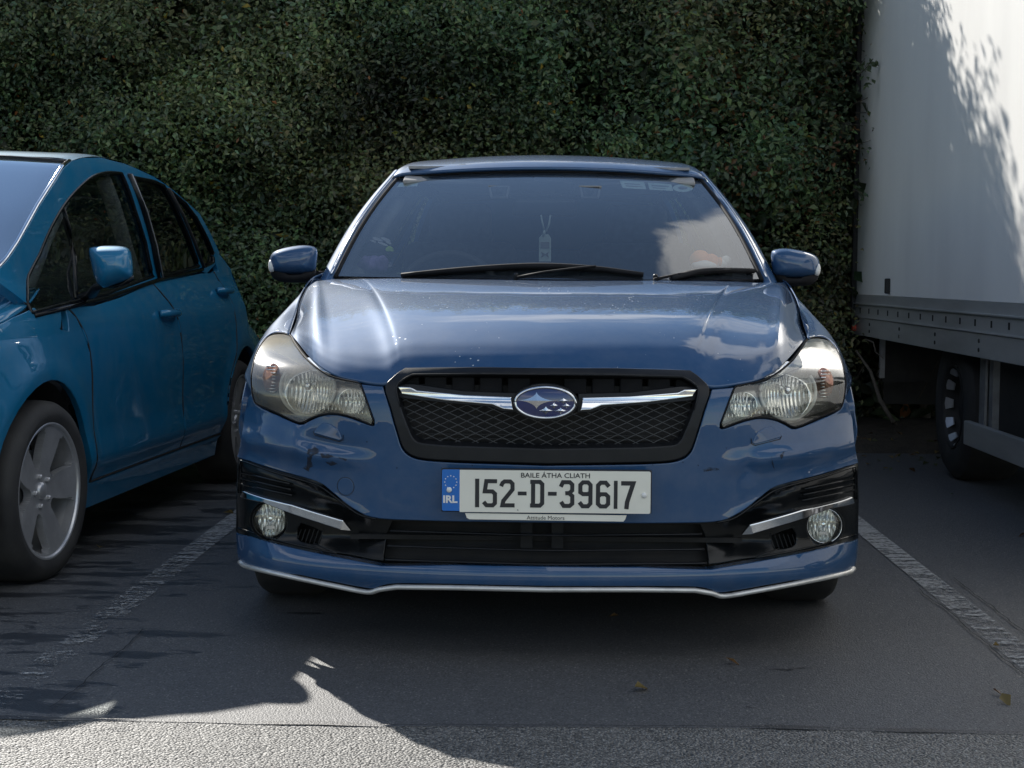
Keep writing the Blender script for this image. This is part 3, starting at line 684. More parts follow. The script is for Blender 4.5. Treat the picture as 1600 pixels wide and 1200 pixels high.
for s in (1, -1):
    wing = oneside([(1090, 608), (1070, 609), (1060, 614), (985, 620), (911, 622), (907, 641), (922, 640), (940, 633), (1015, 628), (1083, 620)], s)
    sheet('chrome_wing', wing, lambda x, z: (x, F0(x, z)+.004-.004*math.sin((z-.62)*90), z), M['chrome'], gs, .006, bev=.0025, depth=.022, back=(0, 1, 0))
    bk = oneside([(1094, 604), (1064, 604), (985, 614), (904, 616), (902, 646), (924, 645), (943, 638), (1015, 633), (1087, 626)], s)
    sheet('wing_base', bk, lambda x, z: (x, F0(x, z)+.016, z), M['satin'], gs, .01, bev=.002, depth=.015, back=(0, 1, 0))
# emblem
ec = W(852, 629, -.012)
def ell(rx, rz, n=48, y=0): return [Vector((ec.x+rx*math.cos(q), ec.y+y, ec.z+rz*math.sin(q))) for q in np.linspace(0, 2*math.pi, n, endpoint=False)]
em = MB().prism(ell(.083, .046), (0, .045, 0)).build('emblem', M['satin'], car, auto=40)
V = []; Fc = []
for i in range(7):
    f = i/6; V += [Vector((ec.x+.0745*f*math.cos(q), ec.y-.006*(1-f*f)-.004, ec.z+.0375*f*math.sin(q))) for q in np.linspace(0, 2*math.pi, 48, endpoint=False)]
for i in range(6):
    for j in range(48): Fc.append([i*48+j, i*48+(j+1) % 48, (i+1)*48+(j+1) % 48, (i+1)*48+j])
mk('emblem_field', V, Fc, M['emblem'], em, True)
MB().tube(ell(.0755, .0385, 64, -.005)+ell(.0755, .0385, 64, -.005)[:2], .0035, 8, False).build('emblem_ring', M['chrome'], em, True)
def star(cu, cv, ax_, ay_, w_=.16):
    # in crop units of the photographed badge: 1 unit = .0001512 m
    k = .0001512; cx = ec.x+(cu-765)*k; cz = ec.z-(cv-412)*k; V = []; n = 64
    def yb(x, z): f = ((x-ec.x)/.0745)**2+((z-ec.z)/.0375)**2; return ec.y-.006*(1-min(1, f))-.0046
    V.append(Vector((cx, yb(cx, cz)-.0028, cz)))
    for i in range(n):
        q = 2*math.pi*i/n; c_, s_ = math.cos(q), math.sin(q)
        e = .30; x = math.copysign(abs(c_)**(1/e), c_)*ax_*k; z = math.copysign(abs(s_)**(1/e), s_)*ay_*k
        V.append(Vector((cx+x, yb(cx+x, cz+z), cz+z)))
    return mk('emblem_star', V, [[0, 1+i, 1+(i+1) % n] for i in range(n)], M['chrome'], em)
star(620, 376, 325, 145); star(1065, 378, 150, 52); star(912, 457, 95, 60); star(1115, 460, 100, 50); star(775, 540, 135, 76); star(1020, 542, 130, 56)
# ---- number plate
pc = W(853.5, 767.3, -.022); K = .0003705
npl = bevel(MB().box((pc.x, pc.y+.006, pc.z), (.530, .012, .1105)).build('number_plate', M['ink'], car), .004, 3)
def pp(cx, cy, d=0): return Vector((pc.x+(cx-791)*K, pc.y-.001-d, pc.z-(cy-241)*K))
def rrect(x0, y0, x1, y1, r=12, cor=(1, 1, 1, 1)):
    o = []
    for (cx, cy, a0, on) in ((x1-r, y0+r, -90, cor[0]), (x1-r, y1-r, 0, cor[1]), (x0+r, y1-r, 90, cor[2]), (x0+r, y0+r, 180, cor[3])):
        if on: o += [(cx+r*math.cos(R(a0+q)), cy+r*math.sin(R(a0+q))) for q in (0, 30, 60, 90)]
        else: o.append((cx+(r if a0 in (-90, 0) else -r), cy+(-r if a0 in (-90, 180) else r)))
    return o
def flat(nm, poly, mat, d, par, th=.001): return MB().prism([pp(x, y, d) for x, y in poly], (0, th, 0)).build(nm, mat, par)
flat('plate_face', rrect(203, 101, 1498, 389, 12, (1, 1, 0, 0)), M['plate'], .0008, npl)
flat('country_band', rrect(82, 99, 203, 382, 12, (0, 0, 1, 1)), M['euro'], .0008, npl)
def thick(pts, wd, closed=False):
    P = [np.array(p, float) for p in pts]; n = len(P); Lf = []; Rg = []
    for i in range(n):
        a = P[i-1] if (i > 0 or closed) else None; b = P[i]; c = P[(i+1) % n] if (i < n-1 or closed) else None
        d1 = (b-a)/np.linalg.norm(b-a) if a is not None else None; d2 = (c-b)/np.linalg.norm(c-b) if c is not None else None
        if d1 is None: d1 = d2
        if d2 is None: d2 = d1
        nn = np.array([-(d1+d2)[1], (d1+d2)[0]]); nn /= np.linalg.norm(nn); m = nn*wd/2/max(.5, np.dot(nn, [-d1[1], d1[0]]))
        Lf.append(b+m); Rg.append(b-m)
    return Lf, Rg
def glyph(nm, strokes, wd=28, par=None, d=.0016, mat=None):
    V = []; Fc = []
    for st in strokes:
        cl = st[0] == 'c'; pts = st[1:] if cl else st; Lf, Rg = thick(pts, wd, cl); n = len(pts); b0 = len(V)
        for a, b in zip(Lf, Rg): V += [pp(a[0], a[1], d), pp(b[0], b[1], d)]
        for i in range(n if cl else n-1): j = (i+1) % n; Fc.append([b0+2*i, b0+2*i+1, b0+2*j+1, b0+2*j])
        d += .0001
    return mk(nm, V, Fc, mat or M['ink'], par or npl)
T, B_ = 160, 357
def C8(x0, x1, y0, y1, c=16): return x0+14, x1-14, y0+14, y1-14, c
glyph('digit', [[(322, 160), (322, 355)]])
glyph('digit', [[(457, 176), (384, 176), (374, 246), (425, 246), (443, 262), (443, 326), (428, 341), (386, 341), (366, 318)]])
glyph('digit', [[(484, 210), (494, 188), (508, 177), (546, 177), (562, 193), (562, 232), (500, 310), (494, 340), (577, 340)]])
glyph('dash', [[(598, 258), (658, 258)]], 26)
glyph('letter', [[(682, 178), (748, 178), (764, 194), (764, 324), (748, 340), (682, 340)], [(702, 190), (702, 328)]])
glyph('dash', [[(803, 258), (862, 258)]], 26)
glyph('digit', [[(889, 210), (904, 178), (950, 178), (967, 194), (967, 234), (948, 252), (920, 254)], [(944, 252), (968, 272), (968, 324), (950, 340), (910, 340), (892, 312)]])
glyph('digit', [['c', (1040, 178), (1074, 178), (1091, 196), (1091, 247), (1074, 258), (1040, 258), (1022, 246), (1022, 196)], [(1091, 230), (1091, 322), (1074, 341), (1038, 341), (1016, 314)]])
glyph('digit', [['c', (1160, 258), (1194, 258), (1211, 274), (1211, 324), (1194, 341), (1160, 341), (1142, 324), (1142, 274)], [(1142, 290), (1142, 198), (1160, 179), (1194, 179), (1216, 206)]])
glyph('digit', [[(1262, 165), (1262, 357)]], 25)
glyph('digit', [[(1298, 182), (1380, 182), (1340, 310), (1335, 358)]], 30)
def text(s, cx, cy, h, wd, mat, par, d=.0016, bold=.0, nm='lettering'):
    cu = bpy.data.curves.new('t', 'FONT'); cu.body = s; cu.size = 1; cu.align_x = 'CENTER'; cu.offset = bold; cu.resolution_u = 3
    ob = bpy.data.objects.new('t', cu); sc.collection.objects.link(ob); bpy.context.view_layer.update()
    me = bpy.data.meshes.new_from_object(ob.evaluated_get(bpy.context.evaluated_depsgraph_get())); bpy.data.objects.remove(ob)
    vs = np.array([v.co[:] for v in me.vertices]); mn = vs.min(0); mx = vs.max(0)
    kx = wd/(mx[0]-mn[0]); ky = h/(mx[1]-mn[1])
    V = [pp(cx+(x-(mn[0]+mx[0])/2)*kx, cy-(y-(mn[1]+mx[1])/2)*ky, d) for x, y, z in vs]
    return mk(nm, V, [list(p.vertices) for p in me.polygons], mat, par)
text('BAILE ÁTHA CLIATH', 853, 129, 42, 467, M['ink'], npl, bold=.012)
text('IRL', 140, 302, 52, 97, M['white'], npl, bold=.04)
for k in range(12):
    q = 2*math.pi*k/12; cx, cy = 142+41*math.cos(q), 185+43*math.sin(q)
    flat('country_star', [(cx+(6 if i % 2 == 0 else 2.6)*math.sin(math.pi*i/5), cy-(6 if i % 2 == 0 else 2.6)*math.cos(math.pi*i/5)) for i in range(10)], M['white'], .0014, npl, .0004)
for cx, cy in ((132, 238), (1454, 263)):
    MB().lathe([(.0068, .001), (.0068, -.0025), (.0045, -.0045), (.0002, -.005)], pp(cx, cy, .001), (0, 1, 0), 16).build('plate_rivet', M['white'], npl, True)
ds = flat('dealer_strip', [(240, 398), (1338, 402), (1328, 432), (1316, 445), (268, 440), (252, 430)], M['plate'], -.003, npl)
text('Attitude Motors', 788, 424, 26, 256, M['ink'], npl, d=-.0022, bold=.0)
text('R', 600, 372, 11, 9, M['ink'], npl)
# ---- headlamps
lamp_px = [(1127, 661), (1138, 630), (1147, 607)]+sp2([(1150, 603), (1190, 595), (1212, 584), (1236, 564), (1252, 543), (1262, 529), (1286, 528), (1300, 537), (1312, 556), (1318, 577), (1321, 600), (1319, 622)], 3)+[(1314, 638)]+sp2([(1280, 652), (1244, 667), (1228, 661), (1212, 655), (1188, 652), (1160, 657), (1129, 669)], 3)
for s in (1, -1):
    side = 'right' if s > 0 else 'left'
    lp = [HIT(u, v) for u, v in lamp_px]; ls = [(s*x, z) for x, z in lp]
    cxz = (np.mean([p[0] for p in ls]), np.mean([p[1] for p in ls]))
    dz = .052
    # bucket: chrome grey floor following the lens some way behind it
    shr = [(cxz[0]+(x-cxz[0])*.965, cxz[1]+(z-cxz[1])*.96) for x, z in ls]
    bx, bz = HIT(1234, 612); ix, iz = HIT(1163, 633)
    hls = [[(s*(bx+.069*math.cos(q)), bz+.069*math.sin(q)*(1 if math.sin(q) < 0 else .86)) for q in np.linspace(0, 2*math.pi, 36, endpoint=False)], [(s*(ix+.028*math.cos(q)), iz+.026*math.sin(q)) for q in np.linspace(0, 2*math.pi, 24, endpoint=False)]]
    hl = sheet('headlight', shr, lambda x, z: (x, F0(x, z)+dz, z), noisy('lamp_housing_'+side, (.34, .34, .33), (.24, .24, .24), .25, .7, scale=30), car, .012, holes=hls, bev=.001, depth=0)
    A = [(x, F0(x, z)+.002, z) for x, z in resamp(ls, 90)]; B = [(x, F0(x, z)+dz, z) for x, z in resamp(shr, 90)]
    ring('lamp_wall', A, B, M['matt'], hl)
    sheet('lens', ls, lambda x, z: (x, F0(x, z)-.003, z), M['lensR'] if s > 0 else M['lensL'], hl, .012, bev=.003, depth=.003)
    A = [(x, F0(x, z)-.0016, z) for x, z in resamp(ls, 120)]
    MB().tube(A+A[:2], .0024, 5, False).build('lamp_gasket', M['matt'], hl, True)
    # main bowl
    bx, bz = HIT(1234, 612); c = Vector((s*bx, F0(bx, bz-.055)+.026, bz)); ax = Vector((s*.12, -1, 0)).normalized()
    fluted('reflector', c, ax, .073, .073, .046, hl, .0100, .0030)
    MB().lathe([(.014, -.046), (.012, -.02), (.012, -.008), (.007, -.003), (.0004, -.002)], c, ax, 20).build('bulb', M['chrome'], hl, True)
    ringp = []
    for q in np.linspace(math.pi*.88, math.pi*2.16, 50):
        p = c+ax*.004+Vector((.076*math.cos(q)*s, s*.12*.076*math.cos(q)*s, .074*math.sin(q))); p.y = max(p.y, F0(p.x, p.z)+.010); ringp.append(p)
    MB().tube(ringp, .0042, 8).build('lamp_ring', M['white'], hl, True)
    # inner side lamp
    ix, iz = HIT(1163, 633); c2 = Vector((s*ix, F0(ix, iz-.02)+.022, iz))
    fluted('side_reflector', c2, Vector((s*.1, -1, 0)).normalized(), .036, .032, .020, hl, .010, .0022)
    MB().lathe([(.006, -.019), (.006, -.004), (.0003, 0)], c2, (s*.1, -1, 0), 12).build('side_bulb', M['chrome'], hl, True)
    # fluted strip below the inner lamp
    mb = MB()
    for k in range(14):
        u = 1140+k*6; p = H3(u, 650 if u > 1180 else 655, .026); p.x *= s; mb.tube([p, p+Vector((0, .012, .020))], .0022, 5)
    mb.build('lamp_flutes', M['reflector'], hl, True)
    # amber indicator
    qx, qz = HIT(1292, 600); c3 = Vector((s*qx, F0(qx, qz)+.024, qz)); V = []; 
    mb = MB(); mb.lathe([(.0005, .022), (.010, .020), (.018, .013), (.022, .004), (.024, -.012)], c3, (s*.45, -1, 0), 24)
    for v in mb.V: v.z = c3.z+(v.z-c3.z)*1.75
    mb.build('indicator', M['amber'], hl, True)
    mb = MB()
    for k in range(9):
        p = c3+Vector((0, -.026, -.034+.0085*k)); mb.tube([p+Vector((-.016*s, .002, 0)), p+Vector((.010*s, .014, 0))], .0018, 4)
    mb.build('indicator_flutes', M['reflector'], hl, True)
    # brow: cream panel over the bowl with a bright fold
    br = oneside([(1262, 534), (1286, 533), (1300, 541), (1309, 551), (1270, 566), (1228, 585), (1190, 600), (1176, 603), (1192, 598), (1214, 587), (1238, 568), (1254, 547)], s)
    sheet('lamp_brow', br, lambda x, z: (x, F0(x, z)+.016, z), noisy('lamp_brow_'+side, (.80, .77, .64), (.70, .67, .56), .3, .0, scale=30), hl, .01, bev=.003, depth=.035, back=(0, 1, 0))
    ed = [H3(u, v, .014) for u, v in sp2([(1310, 549), (1270, 566), (1228, 586), (1190, 600)], 4)]
    for p in ed: p.x *= s
    MB().tube(ed, [.0045*(1-.6*i/(len(ed)-1)) for i in range(len(ed))], 6).build('brow_edge', M['chrome'], hl, True)
# ---- bonnet
cols = [((855, 575.5), (855, 437.5, 1.05)), ((960, 576), (960, 437.5, 1.08)), ((1050, 578), (1080, 438, 1.15)), ((1078, 581), (1140, 439, 1.22)), ((1087, 588), (1150, 439.3, 1.235)), ((1096, 596), (1162, 440, 1.25)),
        ((1112, 604), (1185, 440.5, 1.29)), ((1150, 600), (1202, 440.5, 1.32)), ((1192, 590), (1214, 440.5, 1.35)), ((1226, 567), (1220, 440.5, 1.37)), ((1259, 528), (1226, 441, 1.38))]
TT = [0, .02, .05, .10, .20, .36, .56, .76, .90, 1]
rows = []
for t in TT:
    row = []
    for j, (a, b) in enumerate(cols):
        p = H3(*a); q = W(*b)
        if j == 0: p.x = q.x = 0
        g = .22*t+.57*(1-(1-t)**2.2)+.21*(1-(1-t)**13)
        x = lerp(p.x, q.x, t); y = lerp(p.y, q.y, t); z = lerp(p.z, q.z, g)
        bl = math.sin(math.pi*min(1, t*1.02))**.8 if 0 < t < .98 else 0
        if j == 3: z += .002*bl
        if j == 4: z += .001*bl
        if j == 5: z += .0035*bl
        if j == 6: z += .004*bl
        if j in (7, 8): z -= (.001 if j == 7 else .006)*bl
        if j == 9: z -= .010*bl; x += .003*bl
        if j == 10:
            x = pch([(p.y, p.x), (.80, WX(1255, 505, .76).x if False else .762), (1.08, .787), (1.38, q.x)])(y); z = pch([(p.y, p.z), (.80, .838), (1.08, .906), (1.38, q.z)])(y)
        row.append((x, y, z))
    rows.append(row)
full = [mirx([r[1:]])[0]+r for r in rows]
hood = patch('bonnet', full, M['hoodpaint'], car, 5, 6, .014)
gap_line = [Vector(r[-1]) for r in rows]
MB().box((0, .75, .62), (1.3, .9, .06)).build('engine_cover', M['under'], car)
# ---- sides
SZ = pch([(.15, .835), (.3, .862), (.45, .872), (.62, .872), (.72, .866), (.80, .853), (.87, .835), (.93, .812), (.97, .790), (1.1, .722), (1.25, .645), (1.36, .575), (1.44, .48)])
def S(y, z):
    x = SZ(z)
    if y > 3.5: x -= .20*(y-3.5)**2
    if z > .95 and y > 2.6: x -= .02*(y-2.6)
    x += .012*math.exp(-((math.hypot(y-.86, z-.31)-.40)/.035)**2)*sst(.25, .45, z)+.012*math.exp(-((math.hypot(y-3.5, z-.31)-.40)/.035)**2)*sst(.25, .45, z)
    return x
def arc(cy, cz, r_, a0, a1, n=18): return [(cy+r_*math.cos(R(lerp(a0, a1, i/n))), cz+r_*math.sin(R(lerp(a0, a1, i/n)))) for i in range(n+1)]
for s in (1, -1):
    sf = lambda a, b, s=s: (s*S(a, b), a, b); rf = (s, 0, .2)
    fen = [(.52, .62), (.60, .70), (1.445, .70), (1.435, .20), (1.23, .20)]+arc(.86, .31, .37, -12, 150)
    fe = sheet('front_fender', fen, sf, M['paint'], car, .03, bev=.003, depth=.02, ref=rf)
    low = (.0, 0)
    rowsF = []
    e0 = [H3(u, v) for u, v in ((1320, 622), (1319, 590), (1307, 545), (1286, 528), (1262, 529))]
    e0 = [Vector((p.x-.001, p.y+.006, p.z)) for p in e0]
    rowsF.append(e0)
    rowsF.append([Vector((S(.66, .68), .62, .69)), Vector((.866, .66, .735)), Vector((.848, .70, .785)), Vector((.815, .72, .822)), gap_line[1]+Vector((.004, .0, 0))])
    for y, zz, zt in ((.86, (.70, .765, .815, .850), 0), (1.12, (.70, .79, .855, .895), 0), (1.38, (.70, .80, .87, .93), 0)):
        gx = pch([(.62, .752), (.80, .762), (1.08, .787), (1.38, W(1226, 441, 1.38).x)])(y); gz = pch([(.62, .79), (.80, .838), (1.08, .906), (1.38, W(1226, 441, 1.38).z)])(y)
        rowsF.append([Vector((S(y, zz[0]), y, zz[0])), Vector((S(y, zz[1]), y, zz[1])), Vector((S(y, zz[2])-.004, y, zz[2])), Vector((lerp(S(y, zz[3]), gx, .35), y, zz[3])), Vector((gx+.004, y, gz))])
    rowsF.append([rowsF[-1][k]+Vector((-.002 if k < 4 else -.03, .10, .004 if k < 4 else .02)) for k in range(5)])
    rf_ = [[(s*p.x, p.y, p.z) for p in r_] for r_ in rowsF]
    patch('fender_top', rf_, M['paint'], car, 6, 6, .004, flip=(s < 0))
    sheet('front_door', [(1.45, .20), (2.42, .20), (2.42, .965), (1.45, .945)], sf, M['paint'], car, .05, bev=.003, depth=.02, ref=rf)
    sheet('rear_door', [(2.43, .20), (3.10, .20)]+[(p[0], p[1]) for p in arc(3.5, .31, .37, 175, 120, 6)]+[(3.36, .985), (2.43, .965)], sf, M['paint'], car, .05, bev=.003, depth=.02, ref=rf)
    sheet('rear_quarter', [(3.37, .70)]+arc(3.5, .31, .37, 115, -10, 12)+[(3.9, .22), (4.30, .25), (4.33, .70), (4.25, 1.0), (4.02, 1.33), (3.55, 1.37), (3.95, 1.0), (3.37, .985)], sf, M['paint'], car, .05, bev=.003, depth=.02, ref=rf)
    sheet('front_side_window', [(1.55, .955), (2.40, .975), (2.40, 1.345), (2.2, 1.34), (1.98, 1.27)], sf, M['privacy'], car, .05, bev=.001, depth=.003, ref=rf)
    sheet('rear_side_window', [(2.46, .977), (3.42, .995), (3.82, 1.02), (3.45, 1.335), (2.46, 1.347)], sf, M['darkglass'], car, .05, bev=.001, depth=.003, ref=rf)
    MB().tube([Vector((s*(S(2.43, z)-.005), 2.43, z)) for z in (.96, 1.1, 1.2, 1.35)], .022, 6).build('b_pillar', M['gloss'], car, True)
    MB().tube([Vector((s*(S(y, z)+.001), y, z)) for y, z in ((1.5, .95), (2.4, .97), (3.4, .99), (3.9, 1.01))], .008, 6).build('belt_moulding', M['satin'], car, True)
    MB().box((s*.80, 2.0, .235), (.06, .03, .03)).tube([Vector((s*.84, y, .20)) for y in (1.25, 3.1)], .03, 8).build('sill', M['paint'], car, True)
    for y0 in (1.75, 2.62):
        hp = [Vector((s*(S(y0, .86)+k_), y0+d_, .86)) for k_, d_ in ((.0, 0), (.03, .03), (.034, .11), (.03, .17), (0, .2))]
        MB().tube(hp, .010, 8, sy=1.3).build('door_handle', M['paint'], car, True)
# ---- windscreen
WB = W(1187, 436, 1.32); WTp = W(1093, 281, 2.0)
def WS(a, t):
    ex = lerp(WB.x, WTp.x, t)+.012*math.sin(math.pi*t)
    zc = lerp(.972, W(855, 270, 1.92).z, t); a2 = a*a
    return Vector((a*ex, lerp(1.05, 1.92, t)+a2*lerp(.27, .08, t), lerp(zc, lerp(WB.z, WTp.z, t), a2)+.018*math.sin(math.pi*t)*(1-.3*a2)))
def wsrow(a0, a1, t0, t1, o, n=13, m=7):
    rr = []
    for j in range(m):
        rr.append([])
        for i in range(n):
            a = lerp(a0, a1, i/(n-1)); t = lerp(t0, t1, j/(m-1)); p = WS(a, t)
            nn = (WS(a+.01, t)-WS(a-.01, t)).cross(WS(a, t+.01)-WS(a, t-.01)).normalized()
            if nn.z < 0: nn = -nn
            rr[-1].append(p+nn*o)
    return rr
wsg = patch('windscreen', wsrow(-1, 1, 0, 1, 0), M['glass'], car, 3, 3)
fr = MB()
def gridadd(mb, rr):
    n = len(rr[0]); mb.add([p for r in rr for p in r], [[i*n+j, i*n+j+1, (i+1)*n+j+1, (i+1)*n+j] for i in range(len(rr)-1) for j in range(n-1)])
gridadd(fr, wsrow(-.995, -.945, .03, .97, -.003, 3, 16)); gridadd(fr, wsrow(.945, .995, .03, .97, -.003, 3, 16))
gridadd(fr, wsrow(-.995, .995, 0, .03, -.003, 40, 3)); gridadd(fr, wsrow(-.995, .995, .97, .998, -.003, 40, 3)); gridadd(fr, wsrow(-.10, .10, .90, .97, -.0032, 9, 4))
fr.build('windscreen_frit', M['frit'], car, True, fix=False)
def WSpix(u, v):
    a, t = 0., .5
    for _ in range(25):
        def pr(a, t):
            q = WS(a, t)-CAMP; z = q.dot(FW); return np.array([800+2500*q.dot(RT)/z, 600-2500*q.dot(UP)/z])
        p0 = pr(a, t); J = np.stack([(pr(a+1e-3, t)-p0)/1e-3, (pr(a, t+1e-3)-p0)/1e-3], 1); d = np.linalg.solve(J, np.array([u, v])-p0); a += d[0]; t += d[1]
    return a, t
def on_ws(u, v, o=0):
    a, t = WSpix(u, v); return WS(a, t)+Vector((0, -.42, .9))*o
# header seal, pillars, roof
seal = MB().tube([WS(a, 1.012)+Vector((0, 0, .001)) for a in np.linspace(-1, 1, 30)], .0055, 6).build('windscreen_seal', M['matt'], car, True)
for s in (1, -1):
    MB().tube([WS(s*1.008, t) for t in np.linspace(-.01, 1.0, 16)], .0075, 6).build('windscreen_side_seal', M['matt'], car, True)
    rr = []
    for t in (-.06, .0, .15, .35, .55, .75, .9, 1.0, 1.08):
        p = WS(1.014, t); wd = lerp(.062, .050, max(0, min(1, t)))
        k = sst(.9, 1.1, t)
        rr.append([(s*(p.x), p.y, p.z-.004), (s*(p.x+.010), p.y+.004, p.z+.006), (s*(p.x+.024), p.y+.014, p.z+.010), (s*(p.x+wd*.8), p.y+.045, p.z+.002), (s*(p.x+wd), p.y+.085, p.z-.022), (s*(p.x+wd+.008), p.y+.12, p.z-.055)])
    patch('windscreen_pillar', rr, M['paint'], car, 5, 4, flip=(s > 0))
    MB().tube([Vector((s*(WS(1.014, t).x+.012), WS(1, t).y+.004, WS(1, t).z+.0085)) for t in np.linspace(.0, 1.0, 18)], .0035, 6, sy=.6).build('pillar_moulding', M['chrome'], car, True)
rr = []
zt = [1.92, 1.97, 2.06, 2.3, 2.7, 3.2, 3.7, 4.02]; zz = [W(855, 266, 1.92).z, 1.392, 1.415, 1.446, 1.463, 1.455, 1.415, 1.370]; ww = [.584, .580, .570, .554, .55, .545, .535, .52]
for y, z, wd in zip(zt, zz, ww):
    f = sst(2.4, 1.92, y)
    def dy(a): return a*a*.08*f
    rr.append([(a*wd, y+dy(a), z-(.024+.01*(1-f))*a*a-(.012 if abs(a) > .99 else 0)) for a in (-1, -.94, -.75, -.4, 0, .4, .75, .94, 1)])
roof = patch('roof', rr, M['paint'], car, 4, 4, .01, flip=True)
for s in (1, -1):
    # cant rail between roof edge and the side windows
    rr2 = []
    for y, z, wd in zip([2.0, 2.15, 2.3, 2.7, 3.2, 3.6, 4.02], [1.345, 1.372, 1.402, 1.420, 1.412, 1.385, 1.34], [.556, .552, .552, .552, .547, .54, .522]):
        zl = min(1.345, z-.035); rr2.append([(s*wd, y, z-.002), (s*(wd+.022), y, z-.012), (s*(wd+.036), y, z-.030), (s*max(wd+.03, S(y, zl)), y, zl)])
    patch('cant_rail', rr2, M['paint'], car, 4, 4, flip=(s > 0))
    MB().tube([Vector((s*(a_), y, z)) for a_, y, z in ((.566, 2.02, 1.352), (.556, 2.12, 1.378), (.552, 2.28, 1.408), (.553, 2.7, 1.43), (.548, 3.2, 1.42), (.53, 3.9, 1.362))], .006, 6).build('roof_gutter', M['chrome'], car, True)
# tail
rt = []
for y, z in ((4.02, 1.37), (4.12, 1.30), (4.28, 1.05), (4.36, .98), (4.40, .8), (4.38, .5), (4.34, .25)):
    wd = S(min(y, 4.33), min(z, 1.33))-.01; rt.append([(a*wd, y-.10*a**4, z) for a in (-1, -.7, -.3, 0, .3, .7, 1)])
patch('tailgate', rt, M['paint'], car, 4, 4)
# cowl and wipers
rr = [[(x*lerp(.80, 1, 0), y+.03+.27*(x/.72)**2, z) for x in np.linspace(-.70, .70, 9)] for y, z in ((.985, .958), (1.02, .956), (1.06, .966))]
patch('wiper_cowl', rr, M['matt'], car, 4, 3)
def wiper(nm_pts, arm, cap):
    nm_pts = [(u, v+4) for u, v in nm_pts]; arm = [(u, v+4, o_) for u, v, o_ in arm]; wp = [on_ws(u, v, .012) for u, v in nm_pts]; k = len(wp)
    o = MB().tube([Vector(p) for p in spline(wp, 4)], [.009+.011*math.sin(math.pi*min(1, (i+1)/(4*k-2)))**.5 for i in range(4*(k-1)+1)], 8, sy=.55).build('wiper', M['matt'], car, True)
    MB().tube([on_ws(u, v, .004) for u, v in nm_pts], .003, 4).build('wiper_rubber', M['matt'], o)
    a = [on_ws(u, v, o_) for u, v, o_ in arm]; MB().tube(a, [.009]+[.0065]*(len(a)-1), 6, sy=.6).build('wiper_arm', M['matt'], o, True)
    c = on_ws(*cap[:2], .012); MB().lathe([(.007, -.02), (.008, .0), (.006, .004), (.0005, .005)], c, (0, -.3, .95), 14).build('wiper_nut', M['satin'], o, True)
wiper([(628, 431), (720, 423), (800, 418), (860, 417), (930, 421), (1005, 430)], [(808, 434, .01), (850, 430, .02), (900, 426, .025), (930, 423, .025)], (806, 434))
wiper([(1050, 436), (1085, 427), (1120, 424), (1178, 424)], [(1022, 437, .01), (1060, 433, .02), (1110, 428, .02), (1140, 427, .022)], (1024, 436))
# ---- mirrors
def skin(outs, mat, nm, par, cap=True, **p):
    n = len(outs[0]); mb = MB(); V = [q for o_ in outs for q in o_]; Fc = [[k*n+i, k*n+(i+1) % n, (k+1)*n+(i+1) % n, (k+1)*n+i] for k in range(len(outs)-1) for i in range(n)]
    if cap: Fc += [list(range(n))[::-1], [(len(outs)-1)*n+i for i in range(n)]]
    return mb.add(V, Fc).build(nm, mat, par, True, **p)
mpx = sp2([(1204, 400), (1208, 391), (1228, 388), (1258, 393), (1276, 401), (1281, 415), (1279, 427), (1262, 434), (1235, 435), (1214, 433), (1204, 424)], 4)[:-1]
mlo = sp2([(1206, 424), (1214, 430), (1235, 434), (1262, 434), (1278, 428), (1274, 440), (1262, 446), (1238, 447), (1216, 445), (1206, 436)], 4)[:-1]
def scl(px, c, k, y): return [W(c[0]+(u-c[0])*k, c[1]+(v-c[1])*k, y) for u, v in px]
for s in (1, -1):
    fx = lambda L_: [[Vector((s*p.x-(.032 if s < 0 else 0), p.y, p.z)) for p in o_] for o_ in L_]
    mc = (1240, 413)
    mr = skin(fx([scl(mpx, mc, k, 1.45+d) for d, k in ((-.055, .25), (-.051, .5), (-.040, .74), (-.022, .91), (0, .985), (.02, 1.0), (.055, .98), (.062, .93))]), M['paint'], 'door_mirror', car)
    mc2 = (1240, 436)
    skin(fx([scl(mlo, mc2, k, 1.45+d) for d, k in ((-.035, .4), (-.028, .7), (-.01, .95), (.02, 1.02), (.055, .98))]), M['matt'], 'mirror_base', mr)
    skin(fx([scl(mpx, (1243, 413), k, 1.515+d) for d, k in ((0, .90), (.004, .86))]), M['chrome'], 'mirror_glass', mr)
    ind = sp2([(1272, 424), (1279, 412), (1282, 420), (1279, 430), (1270, 430)], 3)[:-1]
    skin(fx([scl(ind, (1277, 421), k, 1.43+d) for d, k in ((-.008, .6), (.004, 1.0), (.03, 1.06))]), M['white'], 'mirror_indicator', mr)
    MB().tube([Vector((s*x, y, z)) for x, y, z in ((.745, 1.50, .965), (.775, 1.495, .972), (.82, 1.49, .975))], .018, 8, sy=1.3).build('mirror_arm', M['matt'], mr, True)
